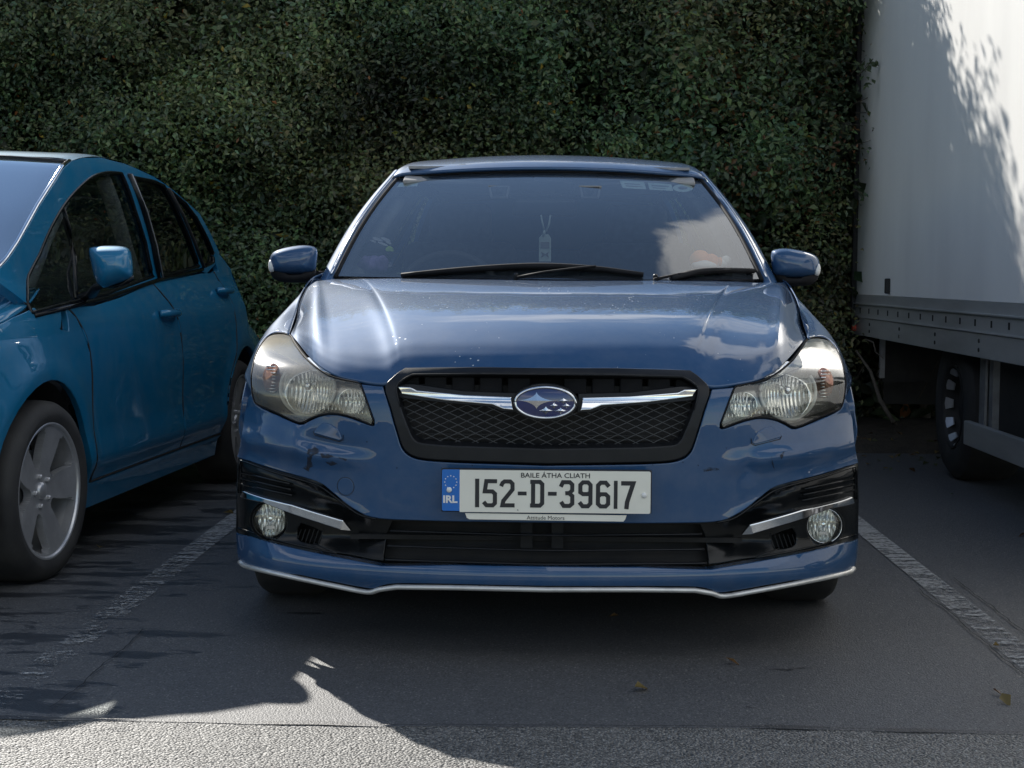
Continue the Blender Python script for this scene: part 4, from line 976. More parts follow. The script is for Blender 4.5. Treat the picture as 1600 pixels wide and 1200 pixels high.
# ---- wheels
def wheel(par, x, y, r_=.31, wd=.20, s=1, rimr=.21, mat=None, spokes=5, name='wheel'):
    c = Vector((x, y, r_))
    t = MB().lathe([(rimr-.005, wd*.46), (rimr+.02, wd*.5), (r_-.045, wd*.53), (r_-.018, wd*.48), (r_-.004, wd*.38), (r_, wd*.2), (r_, -wd*.2), (r_-.004, -wd*.38), (r_-.02, -wd*.5), (rimr, -wd*.48)], c, (s, 0, 0), 56)
    wl = t.build(name, M['rubber'], par, auto=50)
    MB().lathe([(rimr+.006, wd*.47), (rimr, wd*.49), (rimr-.008, wd*.46), (rimr-.014, wd*.30), (rimr-.02, -wd*.3)], c, (s, 0, 0), 48).build('rim', mat or M['alloy'], wl, True, fix=False)
    mb = MB()
    for k in range(spokes):
        q = 2*math.pi*k/spokes+.3; d = Vector((0, math.cos(q), math.sin(q))); e = Vector((0, -math.sin(q), math.cos(q)))
        o_ = c+Vector((s*wd*.36, 0, 0))
        pr = [o_+d*.03+e*.034, o_+d*.03-e*.034, o_+d*(rimr-.012)-e*.030, o_+d*(rimr-.012)+e*.030]
        mb.prism(pr, (-s*.03, 0, 0))
    mb.lathe([(.0004, wd*.40), (.03, wd*.40), (.062, wd*.375), (.066, wd*.2)], c, (s, 0, 0), 30)
    bevel(mb.build('spokes', mat or M['alloy'], wl), .004)
    MB().lathe([(.14, 0), (.14, .012)], c, (s, 0, 0), 30).build('brake_disc', M['steel'], wl, True)
    return wl
def archliner(par, fn_):
    qs = np.linspace(R(-12), R(192), 26); pr_ = [(.365, -.02), (.36, -.12), (.355, -.24), (.1, -.26)]
    MB().add([fn_(r_, h, q) for r_, h in pr_ for q in qs], [[i*26+j, i*26+j+1, (i+1)*26+j+1, (i+1)*26+j] for i in range(3) for j in range(25)]).build('wheel_arch_liner', M['under'], par, True, fix=False)
for s in (1, -1):
    for y in (.86, 3.5):
        wheel(car, s*.765, y, s=s)
        archliner(car, lambda r_, h, q: Vector((s*(.86+h), y+r_*math.cos(q), .31+r_*math.sin(q))))
# ---- cabin
rr = [[(x, y+.12*x*x, z) for x in np.linspace(-.70, .70, 7)] for y, z in ((1.16, .955), (1.35, .962), (1.6, .965), (1.72, .94), (1.76, .85), (1.74, .6))]
patch('dashboard', rr, M['dash'], car, 3, 4)
MB().box((0, 2.6, .25), (1.5, 3.0, .04)).build('cabin_floor', M['dash'], car)
MB().box((0, 2.95, 1.385), (1.05, 1.9, .01)).build('headliner', M['liner'], car)
def rbox(nm, c, d, mat, par, b=.03, rot=None): return bevel(MB().box(c, d, rot).build(nm, mat, par), b, 4)
tilt = Matrix.Rotation(R(-14), 3, 'X')
for x in (-.37, .37):
    st = rbox('seat', (x, 2.35, .48), (.50, .52, .16), M['cloth'], car, .05)
    rbox('seat_back', (x, 2.68, .82), (.48, .13, .62), M['cloth'], st, .055, tilt)
    rbox('headrest', (x, 2.76, 1.20), (.26, .10, .17), M['cloth'], st, .045, tilt)
    MB().tube([(x-.06, 2.74, 1.05), (x-.06, 2.76, 1.2)], .006, 6).tube([(x+.06, 2.74, 1.05), (x+.06, 2.76, 1.2)], .006, 6).build('headrest_post', M['steel'], st, True)
rbox('rear_seat', (0, 3.55, .80), (1.25, .14, .62), M['cloth'], car, .05, tilt)
for x in (-.38, .38): rbox('rear_headrest', (x, 3.62, 1.13), (.25, .08, .12), M['cloth'], car, .035)
cw = Vector((-.37, 1.93, .90)); axw = Vector((0, -.88, .47)).normalized(); ux = Vector((1, 0, 0)); uy = axw.cross(ux)
swl = MB().tube([cw+ux*.185*math.cos(q)+uy*.185*math.sin(q) for q in np.linspace(0, 2*math.pi+.2, 44)], .015, 8, False).build('steering_wheel', M['dash'], car, True)
MB().lathe([(.075, -.02), (.07, -.03), (.001, -.04)], cw, axw, 20).tube([cw-ux*.18, cw+ux*.18], .02, 6).build('steering_boss', M['dash'], swl, True)
for s in (1, -1):
    # pale trim on the inside of the windscreen pillars and the door frames
    patch('pillar_trim', [[Vector((s*(WS(1, t).x-o_), WS(1, t).y+.035+o2, WS(1, t).z-.035)) for o_, o2 in ((.0, 0), (.035, .01), (.06, .05), (.05, .10))] for t in (-.02, .25, .5, .7, .9)], M['liner'], car, 3, 4)
    MB().tube([Vector((s*(S(2.43, z)-.05), 2.45, z)) for z in (.7, .96, 1.1, 1.2, 1.33)], .035, 6).build('pillar_trim', M['liner'], car, True)
    MB().box((s*.76, 2.3, .72), (.04, 1.7, .42)).build('door_card', M['cloth'], car)
# camera pods, interior mirror, trim at the header
for a, b in (((763, 290), (797, 309)), ((905, 290), (940, 309))):
    p = on_ws(a[0], a[1], -.03); q = on_ws(b[0], b[1], -.03); y = max(p.y, q.y)-.02; P1 = W(a[0], a[1], y); P2 = W(b[0], b[1], y)
    cx = (P1.x+P2.x)/2; cz = (P1.z+P2.z)/2; hw = abs(P2.x-P1.x)/2; hh = abs(P1.z-P2.z)/2
    pod = MB().prism([(cx-hw, y, cz+hh), (cx+hw, y, cz+hh), (cx+hw*.78, y, cz-hh), (cx-hw*.78, y, cz-hh)], (0, .06, 0)).build('camera_pod', M['liner'], car)
    MB().prism([(cx-hw*.8, y-.002, cz+hh*.8), (cx+hw*.8, y-.002, cz+hh*.8), (cx+hw*.6, y-.002, cz-hh*.75), (cx-hw*.6, y-.002, cz-hh*.75)], (0, .01, 0)).build('camera_window', M['dash'], pod)
    MB().lathe([(.011, 0), (.011, -.006), (.001, -.008)], (cx, y-.002, cz), (0, 1, 0), 14).build('camera_lens', M['gloss'], pod, True)
P1 = W(855, 297, 1.93)
rbox('sensor_housing', (P1.x, 1.96, P1.z+.012), (.20, .10, .05), M['satin'], car, .015)
MB().box((P1.x+.002, 1.86, P1.z-.012), (.05, .03, .016)).box((P1.x+.03, 1.87, P1.z-.022), (.045, .03, .01)).build('mirror_stem', M['matt'], car)
P2 = W(851, 325, 1.86); mi = rbox('interior_mirror', (P2.x, 1.86, P2.z), (.235, .035, .062), M['satin'], car, .014)
for x in (-.36, .36): rbox('sun_visor', (x, 1.99, 1.345), (.36, .13, .016), M['liner'], car, .006, Matrix.Rotation(R(18), 3, 'X'))
# stickers on the glass
def sticker(px, nm='windscreen_sticker', mat=None, o=-.002, lab=None):
    pts = [on_ws(u, v, o) for u, v in px]; x = mk(nm, pts, [list(range(len(pts)))], mat or M['paper'], car)
    if lab: x['label'] = lab
    return x
sticker([(968, 281), (1006, 283.5), (1010, 295), (973, 293)], lab='rectangular pale green disc sticker')
sticker([(1012, 284.5), (1049, 287), (1052, 297.5), (1015, 295.5)], lab='second pale green rectangular sticker')
sticker([(1067+16*math.cos(q), 293+6*math.sin(q)) for q in np.linspace(0, 6.283, 20, endpoint=False)], lab='oval pale sticker')
sticker([(626, 284.5), (654, 283.5), (652, 290), (620, 291.5)], lab='small white sticker with dark print')
for a in ((976, 285.5, 1000, 287), (978, 289, 1004, 290.7), (1018, 288.5, 1045, 290.2), (1020, 292, 1040, 293.4), (632, 286.6, 643, 287.4)):
    sticker([(a[0], a[1]), (a[2], a[1]+1.6), (a[2], a[3]+1.4), (a[0], a[3])], 'sticker_print', M['steel'], -.0015)
sticker([(1067+8*math.cos(q), 293+2.6*math.sin(q)) for q in np.linspace(0, 6.283, 14, endpoint=False)], 'sticker_print', M['steel'], -.0015)
# things lying or hanging in the car
def depth_at(u, v, y): return W(u, v, y)
tg = root('air_freshener', W(852, 409, 1.80), 0, 'small pale tag hanging on a strap from the mirror inside the blue hatchback', 'air freshener')
p = lambda u, v, y=1.80: W(u, v, y)
MB().tube([p(845, 336), p(848, 350), p(851, 362)], .0035, 5).tube([p(860, 336), p(858, 350), p(853, 362)], .0035, 5).tube([p(851, 360), p(849, 369)], .005, 5).build('strap', M['paper'], tg, True)
bevel(MB().prism([p(*q) for q in ((842, 372), (847, 366), (857, 366), (861, 372), (861, 409), (842, 409))], (0, .008, 0)).build('tag_body', M['paper'], tg), .002)
MB().prism([p(u, v, 1.798) for u, v in ((844.5, 378), (858.5, 378), (858.5, 388), (844.5, 388))], (0, .003, 0)).prism([p(u, v, 1.798) for u, v in ((845, 393), (852, 397), (858, 393), (856, 398), (858, 403), (852, 399), (845, 403), (847, 398))], (0, .003, 0)).build('tag_print', M['steel'], tg)
def blob(nm, par, specs, mat, seg=14, nz=.004):
    mb = MB()
    for c, r3 in specs:
        V = []; Fc = []; n = seg; m = 9
        for j in range(m+1):
            th = math.pi*j/m
            for i in range(n):
                ph = 2*math.pi*i/n; d = Vector((math.sin(th)*math.cos(ph)*r3[0], math.sin(th)*math.sin(ph)*r3[1], math.cos(th)*r3[2])); q = Vector(c)+d
                V.append(q+d.normalized()*nz*noise.noise(q*40) if d.length else q)
        for j in range(m):
            for i in range(n): Fc.append([j*n+i, j*n+(i+1) % n, (j+1)*n+(i+1) % n, (j+1)*n+i])
        mb.add(V, Fc)
    return mb.build(nm, mat, par, True, fix=False)
D = .965
ty = root('plush_toy', (.455, 1.52, D), 0, 'orange and white plush toy lying on the dashboard behind the right wiper', 'toy')
q0 = W(1093, 402, 1.50); q1 = W(1112, 405, 1.50); q2 = W(1134, 408, 1.50); q3 = W(1126, 412, 1.5)
blob('head', ty, [(q0+Vector((0, 0, -.005)), (.034, .03, .030)), (q1+Vector((0, 0, -.01)), (.030, .03, .028))], M['plushO'])
blob('belly', ty, [(q0+Vector((.015, -.015, -.028)), (.045, .03, .018)), (q3, (.028, .025, .020))], M['plushW'])
blob('paw', ty, [(q2, (.020, .02, .019))], M['plushW']); blob('arm', ty, [(q3+Vector((-.004, -.012, .004)), (.010, .016, .018))], M['plushO'])
cp = root('cloth_cap', (-.50, 1.60, D), 0, 'black cap with white pattern and lime patch on the dashboard, left corner of the windscreen', 'cap')
c0 = W(588, 392, 1.58)
blob('crown', cp, [(c0, (.060, .05, .036)), (c0+Vector((-.01, .0, -.02)), (.068, .06, .022))], M['blackcloth'], 18)
for k, (u, v, a, b) in enumerate(((590, 374, 8, 2.6), (602, 374, 7, 3), (598, 381, 8, 2.5), (607, 379, 4, 2.6), (583, 377, 5, 1.6), (577, 387, 6, 1.8))):
    MB().prism([W(u+a*math.cos(q)+1.5*math.sin(q), v+b*math.sin(q)+.3*a*math.cos(q)*(1 if k != 5 else 0), 1.545) for q in np.linspace(0, 6.283, 8, endpoint=False)], (0, .03, 0)).build('cap_pattern', M['whitecloth'], cp)
bevel(MB().prism([W(u, v, 1.53) for u, v in ((602, 388), (608, 384), (613, 387), (615, 393), (603, 393))], (0, .03, 0)).build('cap_patch', M['lime'], cp), .002)
MB().tube([W(592, 396, 1.55), W(610, 396, 1.53), W(624, 396, 1.55)], .006, 6, sy=.5).build('cap_peak', M['blackcloth'], cp, True)
pu = root('fabric_pouch', (-.53, 1.50, D), 0, 'crumpled lilac pouch on the dashboard below the black cap', 'pouch')
blob('pouch_body', pu, [(W(582, 414, 1.50), (.052, .04, .026)), (W(572, 412, 1.49), (.026, .03, .026)), (W(596, 412, 1.49), (.028, .03, .030))], M['lilac'], 18, .012)
# ================================================================== LEFT CAR
O2 = Vector((-1.586, 1.05, 0)); A2 = R(3.4); T2 = Vector((math.sin(A2), math.cos(A2), 0)); N2 = Vector((math.cos(A2), -math.sin(A2), 0))
mpv = root('small_blue_car', O2, -A2, 'azure blue five-door car partly out of frame on the left, in the shade', 'car')
def L2(x, y, z): return O2+N2*x+T2*y+Vector((0, 0, z))
SZ2 = pch([(.15, -.035), (.27, -.012), (.34, .010), (.45, .0), (.62, .003), (.74, -.004), (.82, -.018), (.90, -.052), (.97, -.085), (1.2, -.115), (1.33, -.135), (1.40, -.160), (1.46, -.22)])
def S2(y, z):
    x = SZ2(z)
    if y < 0: x -= .32*y*y
    if y > 2.3: x -= .085*(y-2.3)**2
    q = math.hypot(y+.02, z-.285)-.385
    x += .010*math.exp(-(q/.055)**2)*sst(.2, .4, z)
    q = math.hypot(y-2.52, z-.285)-.385
    x += .010*math.exp(-(q/.055)**2)*sst(.2, .4, z)
    return x
def hit2(u, v, fn=S2):
    d = ray(u, v); x = -.1
    for _ in range(12):
        t = ((O2-CAMP).dot(N2)+x)/d.dot(N2); p = CAMP+d*t-O2; y, z = p.dot(T2), p.z; x = fn(y, z)
    return (y, z)
def h2(px): return [hit2(u, v) for u, v in px]
s2 = lambda a, b: L2(S2(a, b), a, b)
REF = N2
front_dlo = h2([(50, 489), (43, 472), (44, 432)])+sp2(h2([(61, 399), (80, 355), (100, 321), (121, 296), (144, 277), (168, 270), (190, 271)]), 3)+h2([(212, 330), (228, 380), (240, 432), (168, 459), (120, 471)])
rear_dlo = h2([(209, 277), (240, 283), (256, 290), (274, 322), (296, 372), (312, 416), (253, 432), (243, 390), (230, 340)])
q_dlo = h2([(266, 298), (290, 318), (307, 340), (324, 372), (334, 396), (334, 410), (320, 417), (305, 380), (288, 338)])
outer = [(-.02, .80), (-.06, .88)]+h2([(-12, 432), (0, 419), (14, 404), (30, 380), (62, 322), (99, 263), (112, 251), (129, 246), (156, 245), (195, 255), (240, 275), (264, 291), (312, 333), (328, 362), (343, 394)])+h2([(340, 410), (324, 427), (316, 424), (246, 440), (168, 468), (121, 481), (96, 486)])+[(.13, .80)]
sheet('side_frame', outer, s2, M['teal'], mpv, .03, holes=[front_dlo, rear_dlo, q_dlo], bev=.003, depth=.03, ref=REF)
for nm, o_, mt in (('front_side_window', front_dlo, 'privacy'), ('rear_side_window', rear_dlo, 'darkglass'), ('quarter_window', q_dlo, 'darkglass')):
    wn_ = sheet(nm, o_, lambda a, b: L2(S2(a, b)-.008, a, b), M[mt], mpv, .05, bev=.001, depth=0, ref=REF)
    pts = [L2(S2(a, b)-.003, a, b) for a, b in dens(o_, .03)]; MB().tube(pts+pts[:2], .0085, 5, False).build('window_seal', M['gloss'], wn_, True)
b0 = h2([(199, 272), (222, 330), (237, 384), (247, 434)]); MB().tube([L2(S2(a, b)+.002, a, b) for a, b in b0], .017, 6, sy=.5).build('b_pillar', M['gloss'], mpv, True)
b0 = h2([(204, 272), (228, 330), (243, 384), (253, 434)]); MB().tube([L2(S2(a, b)+.006, a, b) for a, b in b0], .003, 5).build('pillar_edge', M['steel'], mpv, True)
b0 = h2([(262, 295), (284, 336), (302, 378), (317, 418)]); MB().tube([L2(S2(a, b)+.002, a, b) for a, b in b0], .012, 6, sy=.5).build('c_pillar', M['chassis'], mpv, True)
b0 = h2([(100, 324), (110, 358), (118, 400), (120, 466)]); MB().tube([L2(S2(a, b)-.004, a, b) for a, b in b0], .009, 6, sy=.5).build('quarter_divider', M['gloss'], mpv, True)
b0 = h2([(54, 493), (120, 477), (168, 465), (246, 438), (316, 421)]); MB().tube([L2(S2(a, b)+.001, a, b) for a, b in b0], .009, 6).build('belt_moulding', M['gloss'], mpv, True)
AC = arc(-.02, .285, .355, 12, 168, 16)
sheet('front_fender', [(.37, .24)]+AC+[(-.40, .42), (-.40, .66), (-.56, .74), (-.40, .80), (-.2, .845), (-.03, .872), (.135, .795), (.20, .79), (.236, .872)]+[(.295, .832), (.37, .71), (.38, .45)], s2, M['teal'], mpv, .025, bev=.003, depth=.02, ref=REF)
sheet('front_door', [(.248, .868), (.304, .832), (.380, .712), (.390, .44), (.396, .265), (1.462, .265), (1.466, .67), (1.436, .83), (1.31, .944), (.84, .893), (.52, .868)], s2, M['teal'], mpv, .025, bev=.003, depth=.02, ref=REF)
AR = arc(2.52, .285, .355, 165, 12, 14)
sheet('rear_door', [(1.322, .944), (1.446, .83), (1.476, .67), (1.472, .265), (2.10, .265)]+[(2.13, .40), (2.20, .52), (2.30, .62), (2.36, .74), (2.37, .90), (2.30, .985), (2.1, .985)], s2, M['teal'], mpv, .025, bev=.003, depth=.02, ref=REF)
sheet('rear_quarter', [(2.14, .39), (2.21, .51)]+AR[2:]+[(2.9, .24), (3.30, .24), (3.42, .5)]+h2([(388, 505), (376, 460), (361, 420), (343, 397), (337, 408)])+[(2.38, .995), (2.31, .995), (2.37, .90), (2.37, .74), (2.31, .62)], s2, M['teal'], mpv, .025, bev=.003, depth=.02, ref=REF)
sheet('sill', [(.38, .16), (2.12, .16), (2.12, .258), (.38, .258)], lambda a, b: L2(S2(a, b)-.012*(b < .25), a, b), M['teal'], mpv, .03, bev=.004, depth=.03, ref=REF)
sheet('front_bumper_side', [(-.378, .41), (-.372, .2), (-.62, .2), (-.70, .45), (-.66, .62), (-.56, .73), (-.41, .65)], s2, M['teal'], mpv, .03, bev=.003, depth=.02, ref=REF)
XC = -.845
def mir2(rows): return [[(2*XC-p[0], p[1], p[2]) for p in r] for r in rows]
def full2(rows):  # rows run from the visible side to the centre line
    return [[L2(*p) for p in r]+[L2(2*XC-p[0], p[1], p[2]) for p in r[-2::-1]] for r in rows]
# roof
top = h2([(99, 263), (112, 251), (129, 246), (156, 245), (195, 255), (240, 275), (264, 291), (312, 333)])
rr = []
for y, z in top[1:]:
    x = S2(y, z); rr.append([(x, y, z), (x-.05, y, z+.010), (x-.15, y-.02, z+.013), (x-.35, y-.04, z+.018), (XC, y-.05, z+.020)])
patch('roof', full2(rr), M['teal'], mpv, 4, 3, flip=True)
we = h2([(-12, 432), (14, 404), (30, 380), (62, 322), (99, 263), (112, 252)]); rr = []
for k, (y, z) in enumerate(we):
    x = S2(y, z)-.012; f = 1-k/(len(we)-1); b_ = .16*f+.055; rr.append([(x, y, z-.004), (x-.06, y-b_*.35, z+.0), (x-.2, y-b_*.75, z+.008), (x-.4, y-b_*.95, z+.015), (XC, y-b_, z+.02)])
patch('windscreen', full2(rr), M['glass'], mpv, 4, 4)
MB().tube([L2(S2(y, z)-.008, y-.004, z+.003) for y, z in we], .009, 6, sy=.6).build('windscreen_seal', M['chrome'], mpv, True)
sl_ = full2([rr[-1]])[0]; MB().tube(sl_, .010, 6).build('header_seal', M['gloss'], mpv, True)
MB().tube([L2(*p) for p in ((-.22, .02, .90), (-.35, -.12, .925), (-.6, -.2, .935), (-.9, -.22, .935))], .012, 6, sy=.6).build('wiper', M['satin'], mpv, True)
# bonnet and nose
rr = []
for y, ze, zc, dx in ((.10, .93, .985, -.17), (-.05, .885, .965, -.105), (-.22, .845, .92, -.085), (-.42, .80, .86, -.125), (-.60, .735, .78, -.20), (-.70, .66, .70, -.30)):
    rr.append([(S2(max(y, -.5), ze)-.004 if k == 0 else lerp(dx-.05, XC, k/4), y-(.16*(k/4)**.7 if k else 0), lerp(ze, zc, (k/4)**.5)) for k in range(5)])
patch('bonnet', full2(rr), M['teal'], mpv, 4, 4, .01)
rr = []
for z, y0 in ((.68, -.70), (.60, -.76), (.45, -.80), (.30, -.80), (.20, -.77)):
    rr.append([(-.11, -.56, z), (-.16, -.66, z), (-.30, y0, z), (-.55, y0-.09, z), (XC, y0-.12, z)])
patch('front_bumper', full2(rr), M['teal'], mpv, 4, 4)
for q in (0, 1):
    hl2 = [(-.12, -.50, .70), (-.16, -.64, .63), (-.36, -.80, .60), (-.42, -.80, .66), (-.30, -.70, .73), (-.16, -.48, .78)]
    if q: hl2 = [(2*XC-a, b, c) for a, b, c in hl2]
    MB().prism([L2(*p) for p in hl2], T2*.08-N2*0).build('headlight', M['lensR'], mpv)
# far side and rear, plain
rr = []
for z in (.2, .45, .7, .9, 1.0, 1.2, 1.36): rr.append([L2(2*XC-S2(y, z), y, z) for y in ((-.5, 0, .6, 1.2, 1.9, 2.4, 2.9, 3.2) if z < .95 else (.0+(z-.95)*1.4, .4+(z-.95), .8, 1.2, 1.7, 2.1, 2.4, 2.75-(z-.95)*.6))])
patch('far_side', rr, M['teal'], mpv, 3, 3)
rr = []
for k, (y, z) in enumerate(h2([(312, 333), (328, 362), (343, 394), (361, 420), (376, 460), (388, 505)])+[(3.42, .5), (3.32, .24)]):
    x = S2(y, z)-.004; f = min(1, k/2); rr.append([(x, y, z), (x-.05, y+.03*f, z+.010*(1-f)), (x-.15, y+.07*f, z+.020*(1-f)), (x-.35, y+.10*f, z+.030*(1-f)), (XC, y+.12*f, z+.034*(1-f))])
patch('tailgate', full2(rr), M['teal'], mpv, 4, 3)
MB().box(L2(XC, 1.3, .2), (1.45, 3.4, .05), Matrix.Rotation(-A2, 3, 'Z')).build('floor_pan', M['under'], mpv)
RZ = Matrix.Rotation(-A2, 3, 'Z')
rbox('dashboard', L2(XC, .35, .85), (1.3, .45, .16), M['dash'], mpv, .04, RZ)
for xx in (-.45, -1.22):
    st = rbox('seat', L2(xx, 1.05, .50), (.48, .5, .16), M['cloth'], mpv, .05, RZ)
    rbox('seat_back', L2(xx, 1.38, .80), (.46, .14, .58), M['cloth'], st, .05, RZ @ tilt); rbox('headrest', L2(xx, 1.46, 1.15), (.25, .09, .15), M['cloth'], st, .04, RZ @ tilt)
rbox('rear_seat', L2(XC, 2.3, .78), (1.2, .14, .56), M['cloth'], mpv, .05, RZ @ tilt)
MB().tube([L2(S2(b, z)-.055, b-.06, z) for b, z in ((1.34, .95), (1.28, 1.1), (1.20, 1.25), (1.14, 1.34))], .03, 6).build('pillar_trim', M['liner'], mpv, True)
MB().tube([L2(S2(b, z)-.055, b, z) for b, z in ((2.20, .98), (2.10, 1.1), (1.98, 1.22))], .03, 6).build('pillar_trim', M['liner'], mpv, True)
MB().tube([L2(S2(.25, 1.0)-.05, .18, .93), L2(S2(.4, 1.1)-.05, .36, 1.08), L2(S2(.6, 1.2)-.05, .58, 1.24)], .022, 6).build('pillar_trim', M['liner'], mpv, True)
MB().tube([L2(2*XC-S2(b, z)+.05, b, z) for b, z in ((1.3, .95), (1.2, 1.2), (1.15, 1.33))], .04, 6).build('pillar_trim', M['liner'], mpv, True)
MB().box(L2(XC, 1.3, 1.33), (1.0, 1.5, .01), RZ).build('headliner', M['liner'], mpv)
rbox('door_card', L2(-.10, .9, .70), (.03, 1.0, .36), M['cloth'], mpv, .01, RZ)
for y in (0-.02, 2.52):
    archliner(mpv, lambda r_, h, q: L2(-.01+h, y+.97*r_*math.cos(q), .285+.97*r_*math.sin(q)))
def alloywheel(par, c, ax_, r_, rr_, wd, st=0):
    """tyre, barrel, five broad spokes with sculpted windows between them"""
    ax = Vector(ax_).normalized(); a = Vector((0, 0, 1)); b = ax.cross(a)
    ty_ = MB().lathe([(rr_-.004, -.004), (rr_+.004, .004), (rr_+.022, .010), (r_-.040, .012), (r_-.015, .002), (r_-.003, -.016), (r_, -.04), (r_, -wd+.04), (r_-.003, -wd+.016), (r_-.03, -wd), (rr_, -wd)], c, ax, 72).build('wheel', M['rubber'], par, auto=40)
    mb = MB()
    for q in np.linspace(0, 2*math.pi, 44, endpoint=False):
        d = a*math.cos(q)+b*math.sin(q)
        for h in (-.05, -.09, -.13): mb.box(c+ax*h+d*(r_), (.004, .004, .004))
    MB().lathe([(rr_+.003, .001), (rr_-.001, .004), (rr_-.007, .0), (rr_-.010, -.012), (rr_-.016, -.05), (rr_-.022, -.14)], c, ax, 60).build('rim', M['alloylt'], ty_, True, fix=False)
    # face: polar grid, windows left open
    V = []; Fc = []; nr, nq = 46, 400; R0 = np.linspace(.028, rr_-.008, nr)
    def op(r, q):
        f = (r-.075)/(rr_-.016-.075)
        if f < 0 or f > 1: return False
        k = ((q*5/(2*math.pi)+st) % 1)-.5; hw = (.15+.15*f) if f < .9 else .24
        hw *= min(1, f/.12+.35)
        return abs(k) < hw
    def dish(r): return -.030+.026*((r/rr_)**2)
    idx = {}
    def vid(i, j, lay):
        j %= nq; key = (i, j, lay)
        if key not in idx:
            r, q = R0[i], 2*math.pi*j/nq; idx[key] = len(V); V.append(c+ax*(dish(r)-(.026 if lay else 0))+(a*math.cos(q)+b*math.sin(q))*r)
        return idx[key]
    on = [[not op((R0[i]+R0[i+1])/2, 2*math.pi*(j+.5)/nq) for j in range(nq)] for i in range(nr-1)]
    for i in range(nr-1):
        for j in range(nq):
            if not on[i][j]: continue
            Fc.append([vid(i, j, 0), vid(i, j+1, 0), vid(i+1, j+1, 0), vid(i+1, j, 0)])
            for (di, dj, e) in ((0, 1, (1, 2)), (0, -1, (3, 0)), (1, 0, (2, 3)), (-1, 0, (0, 1))):
                ii, jj = i+di, (j+dj) % nq
                if 0 <= ii < nr-1 and not on[ii][jj]:
                    cs = [(i, j), (i, j+1), (i+1, j+1), (i+1, j)]; p_, q_ = cs[e[0]], cs[e[1]]
                    Fc.append([vid(*p_, 0), vid(*q_, 0), vid(*q_, 1), vid(*p_, 1)])
    o = MB().add(V, Fc).build('spokes', M['alloylt'], ty_, auto=35)
    MB().lathe([(.0004, -.018), (.020, -.019), (.027, -.023), (.029, -.034)], c, ax, 30).build('hub_cap', M['alloylt'], ty_, True)
    for k in range(5):
        q = 2*math.pi*(k+.5)/5-st*2*math.pi/5; d = a*math.cos(q)+b*math.sin(q)
        MB().lathe([(.008, -.04), (.008, -.021), (.005, -.018), (.0003, -.017)], c+d*.050, ax, 6).build('wheel_nut', M['alloylt'], ty_, auto=30)
    MB().lathe([(.13, -.075), (.06, -.07), (.0004, -.07)], c, ax, 36).build('brake_disc', M['steel'], ty_, True, fix=False)
    return ty_
axf = Matrix.Rotation(R(-5), 3, 'Z') @ N2
alloywheel(mpv, L2(-.0, -.02, .285), axf, .29, .218, .18, st=.22)
alloywheel(mpv, L2(-.02, 2.52, .285), N2, .29, .218, .18, st=.1)
for y in (-.02, 2.52): wheel(mpv, L2(2*XC+.1, y, 0).x, L2(2*XC+.1, y, 0).y, .29, .18, -1, .2)
for ln in ([(.244, .868), (.299, .832), (.375, .712), (.385, .44), (.391, .265)], [(1.316, .944), (1.441, .83), (1.471, .67), (1.467, .265)], [(.391, .262), (2.12, .262)], [(2.12, .39), (2.20, .515), (2.305, .62), (2.365, .74), (2.372, .90), (2.305, .99)]):
    MB().tube([L2(S2(a, b)-.0035, a, b) for a, b in sp2(ln, 6)], .0045, 5).build('shut_line', M['under'], mpv, True)
# door handles
for (u0, v0, u1, v1) in ((250, 480, 273, 508), (339, 448, 356, 468)):
    a0, z0 = hit2((u0+u1)/2, (v0+v1)/2); wd = .20 if u0 < 300 else .19
    hd = [L2(S2(a0, z0)+d_, a0-wd/2+k_, z0+.012) for d_, k_ in ((.0, 0), (.022, .02), (.03, .06), (.03, .14), (.022, wd-.02), (0, wd))]
    o = MB().tube(spline(hd, 4), .014, 8, sy=1.15).build('door_handle', M['teal'], mpv, True)
    sheet('handle_recess', [(a0+.06*math.cos(q)-.0, z0-.008+.034*math.sin(q)) for q in np.linspace(0, 6.283, 20, endpoint=False)], lambda a, b: L2(S2(a, b)+.0012, a, b), M['teal'], o, .02, bev=.001, depth=0, ref=REF)
# mirror
mcy = 1.19
def mscl(px, c, k, y): return [W(c[0]+(u-c[0])*k, c[1]+(v-c[1])*k, y) for u, v in px]
mp1 = sp2([(138, 392), (142, 386), (165, 384), (192, 385), (203, 391), (207, 405), (208, 428), (200, 438), (180, 446), (164, 450), (152, 444), (144, 425)], 4)[:-1]
o = skin([mscl(mp1, (172, 412), k, mcy+d) for d, k in ((-.085, .20), (-.080, .45), (-.062, .72), (-.035, .90), (-.005, .98), (.03, 1.0), (.07, .96), (.08, .9))], M['teal'], 'door_mirror', mpv)
skin([mscl(sp2([(163, 450), (185, 444), (208, 430), (206, 440), (190, 447), (170, 452)], 3)[:-1], (188, 444), k, mcy+d) for d, k in ((-.02, .6), (0, 1), (.06, 1.0))], M['gloss'], 'mirror_base', o)
a0, z0 = hit2(125, 466)
MB().tube([L2(S2(a0, z0)-.01, a0+.02, z0), L2(S2(a0, z0)+.03, a0+.03, z0+.012), W(150, 449, mcy+.02), W(172, 440, mcy+.03)], [.022, .02, .016, .016], 8, sy=.7).build('mirror_arm', M['satin'], o, True)
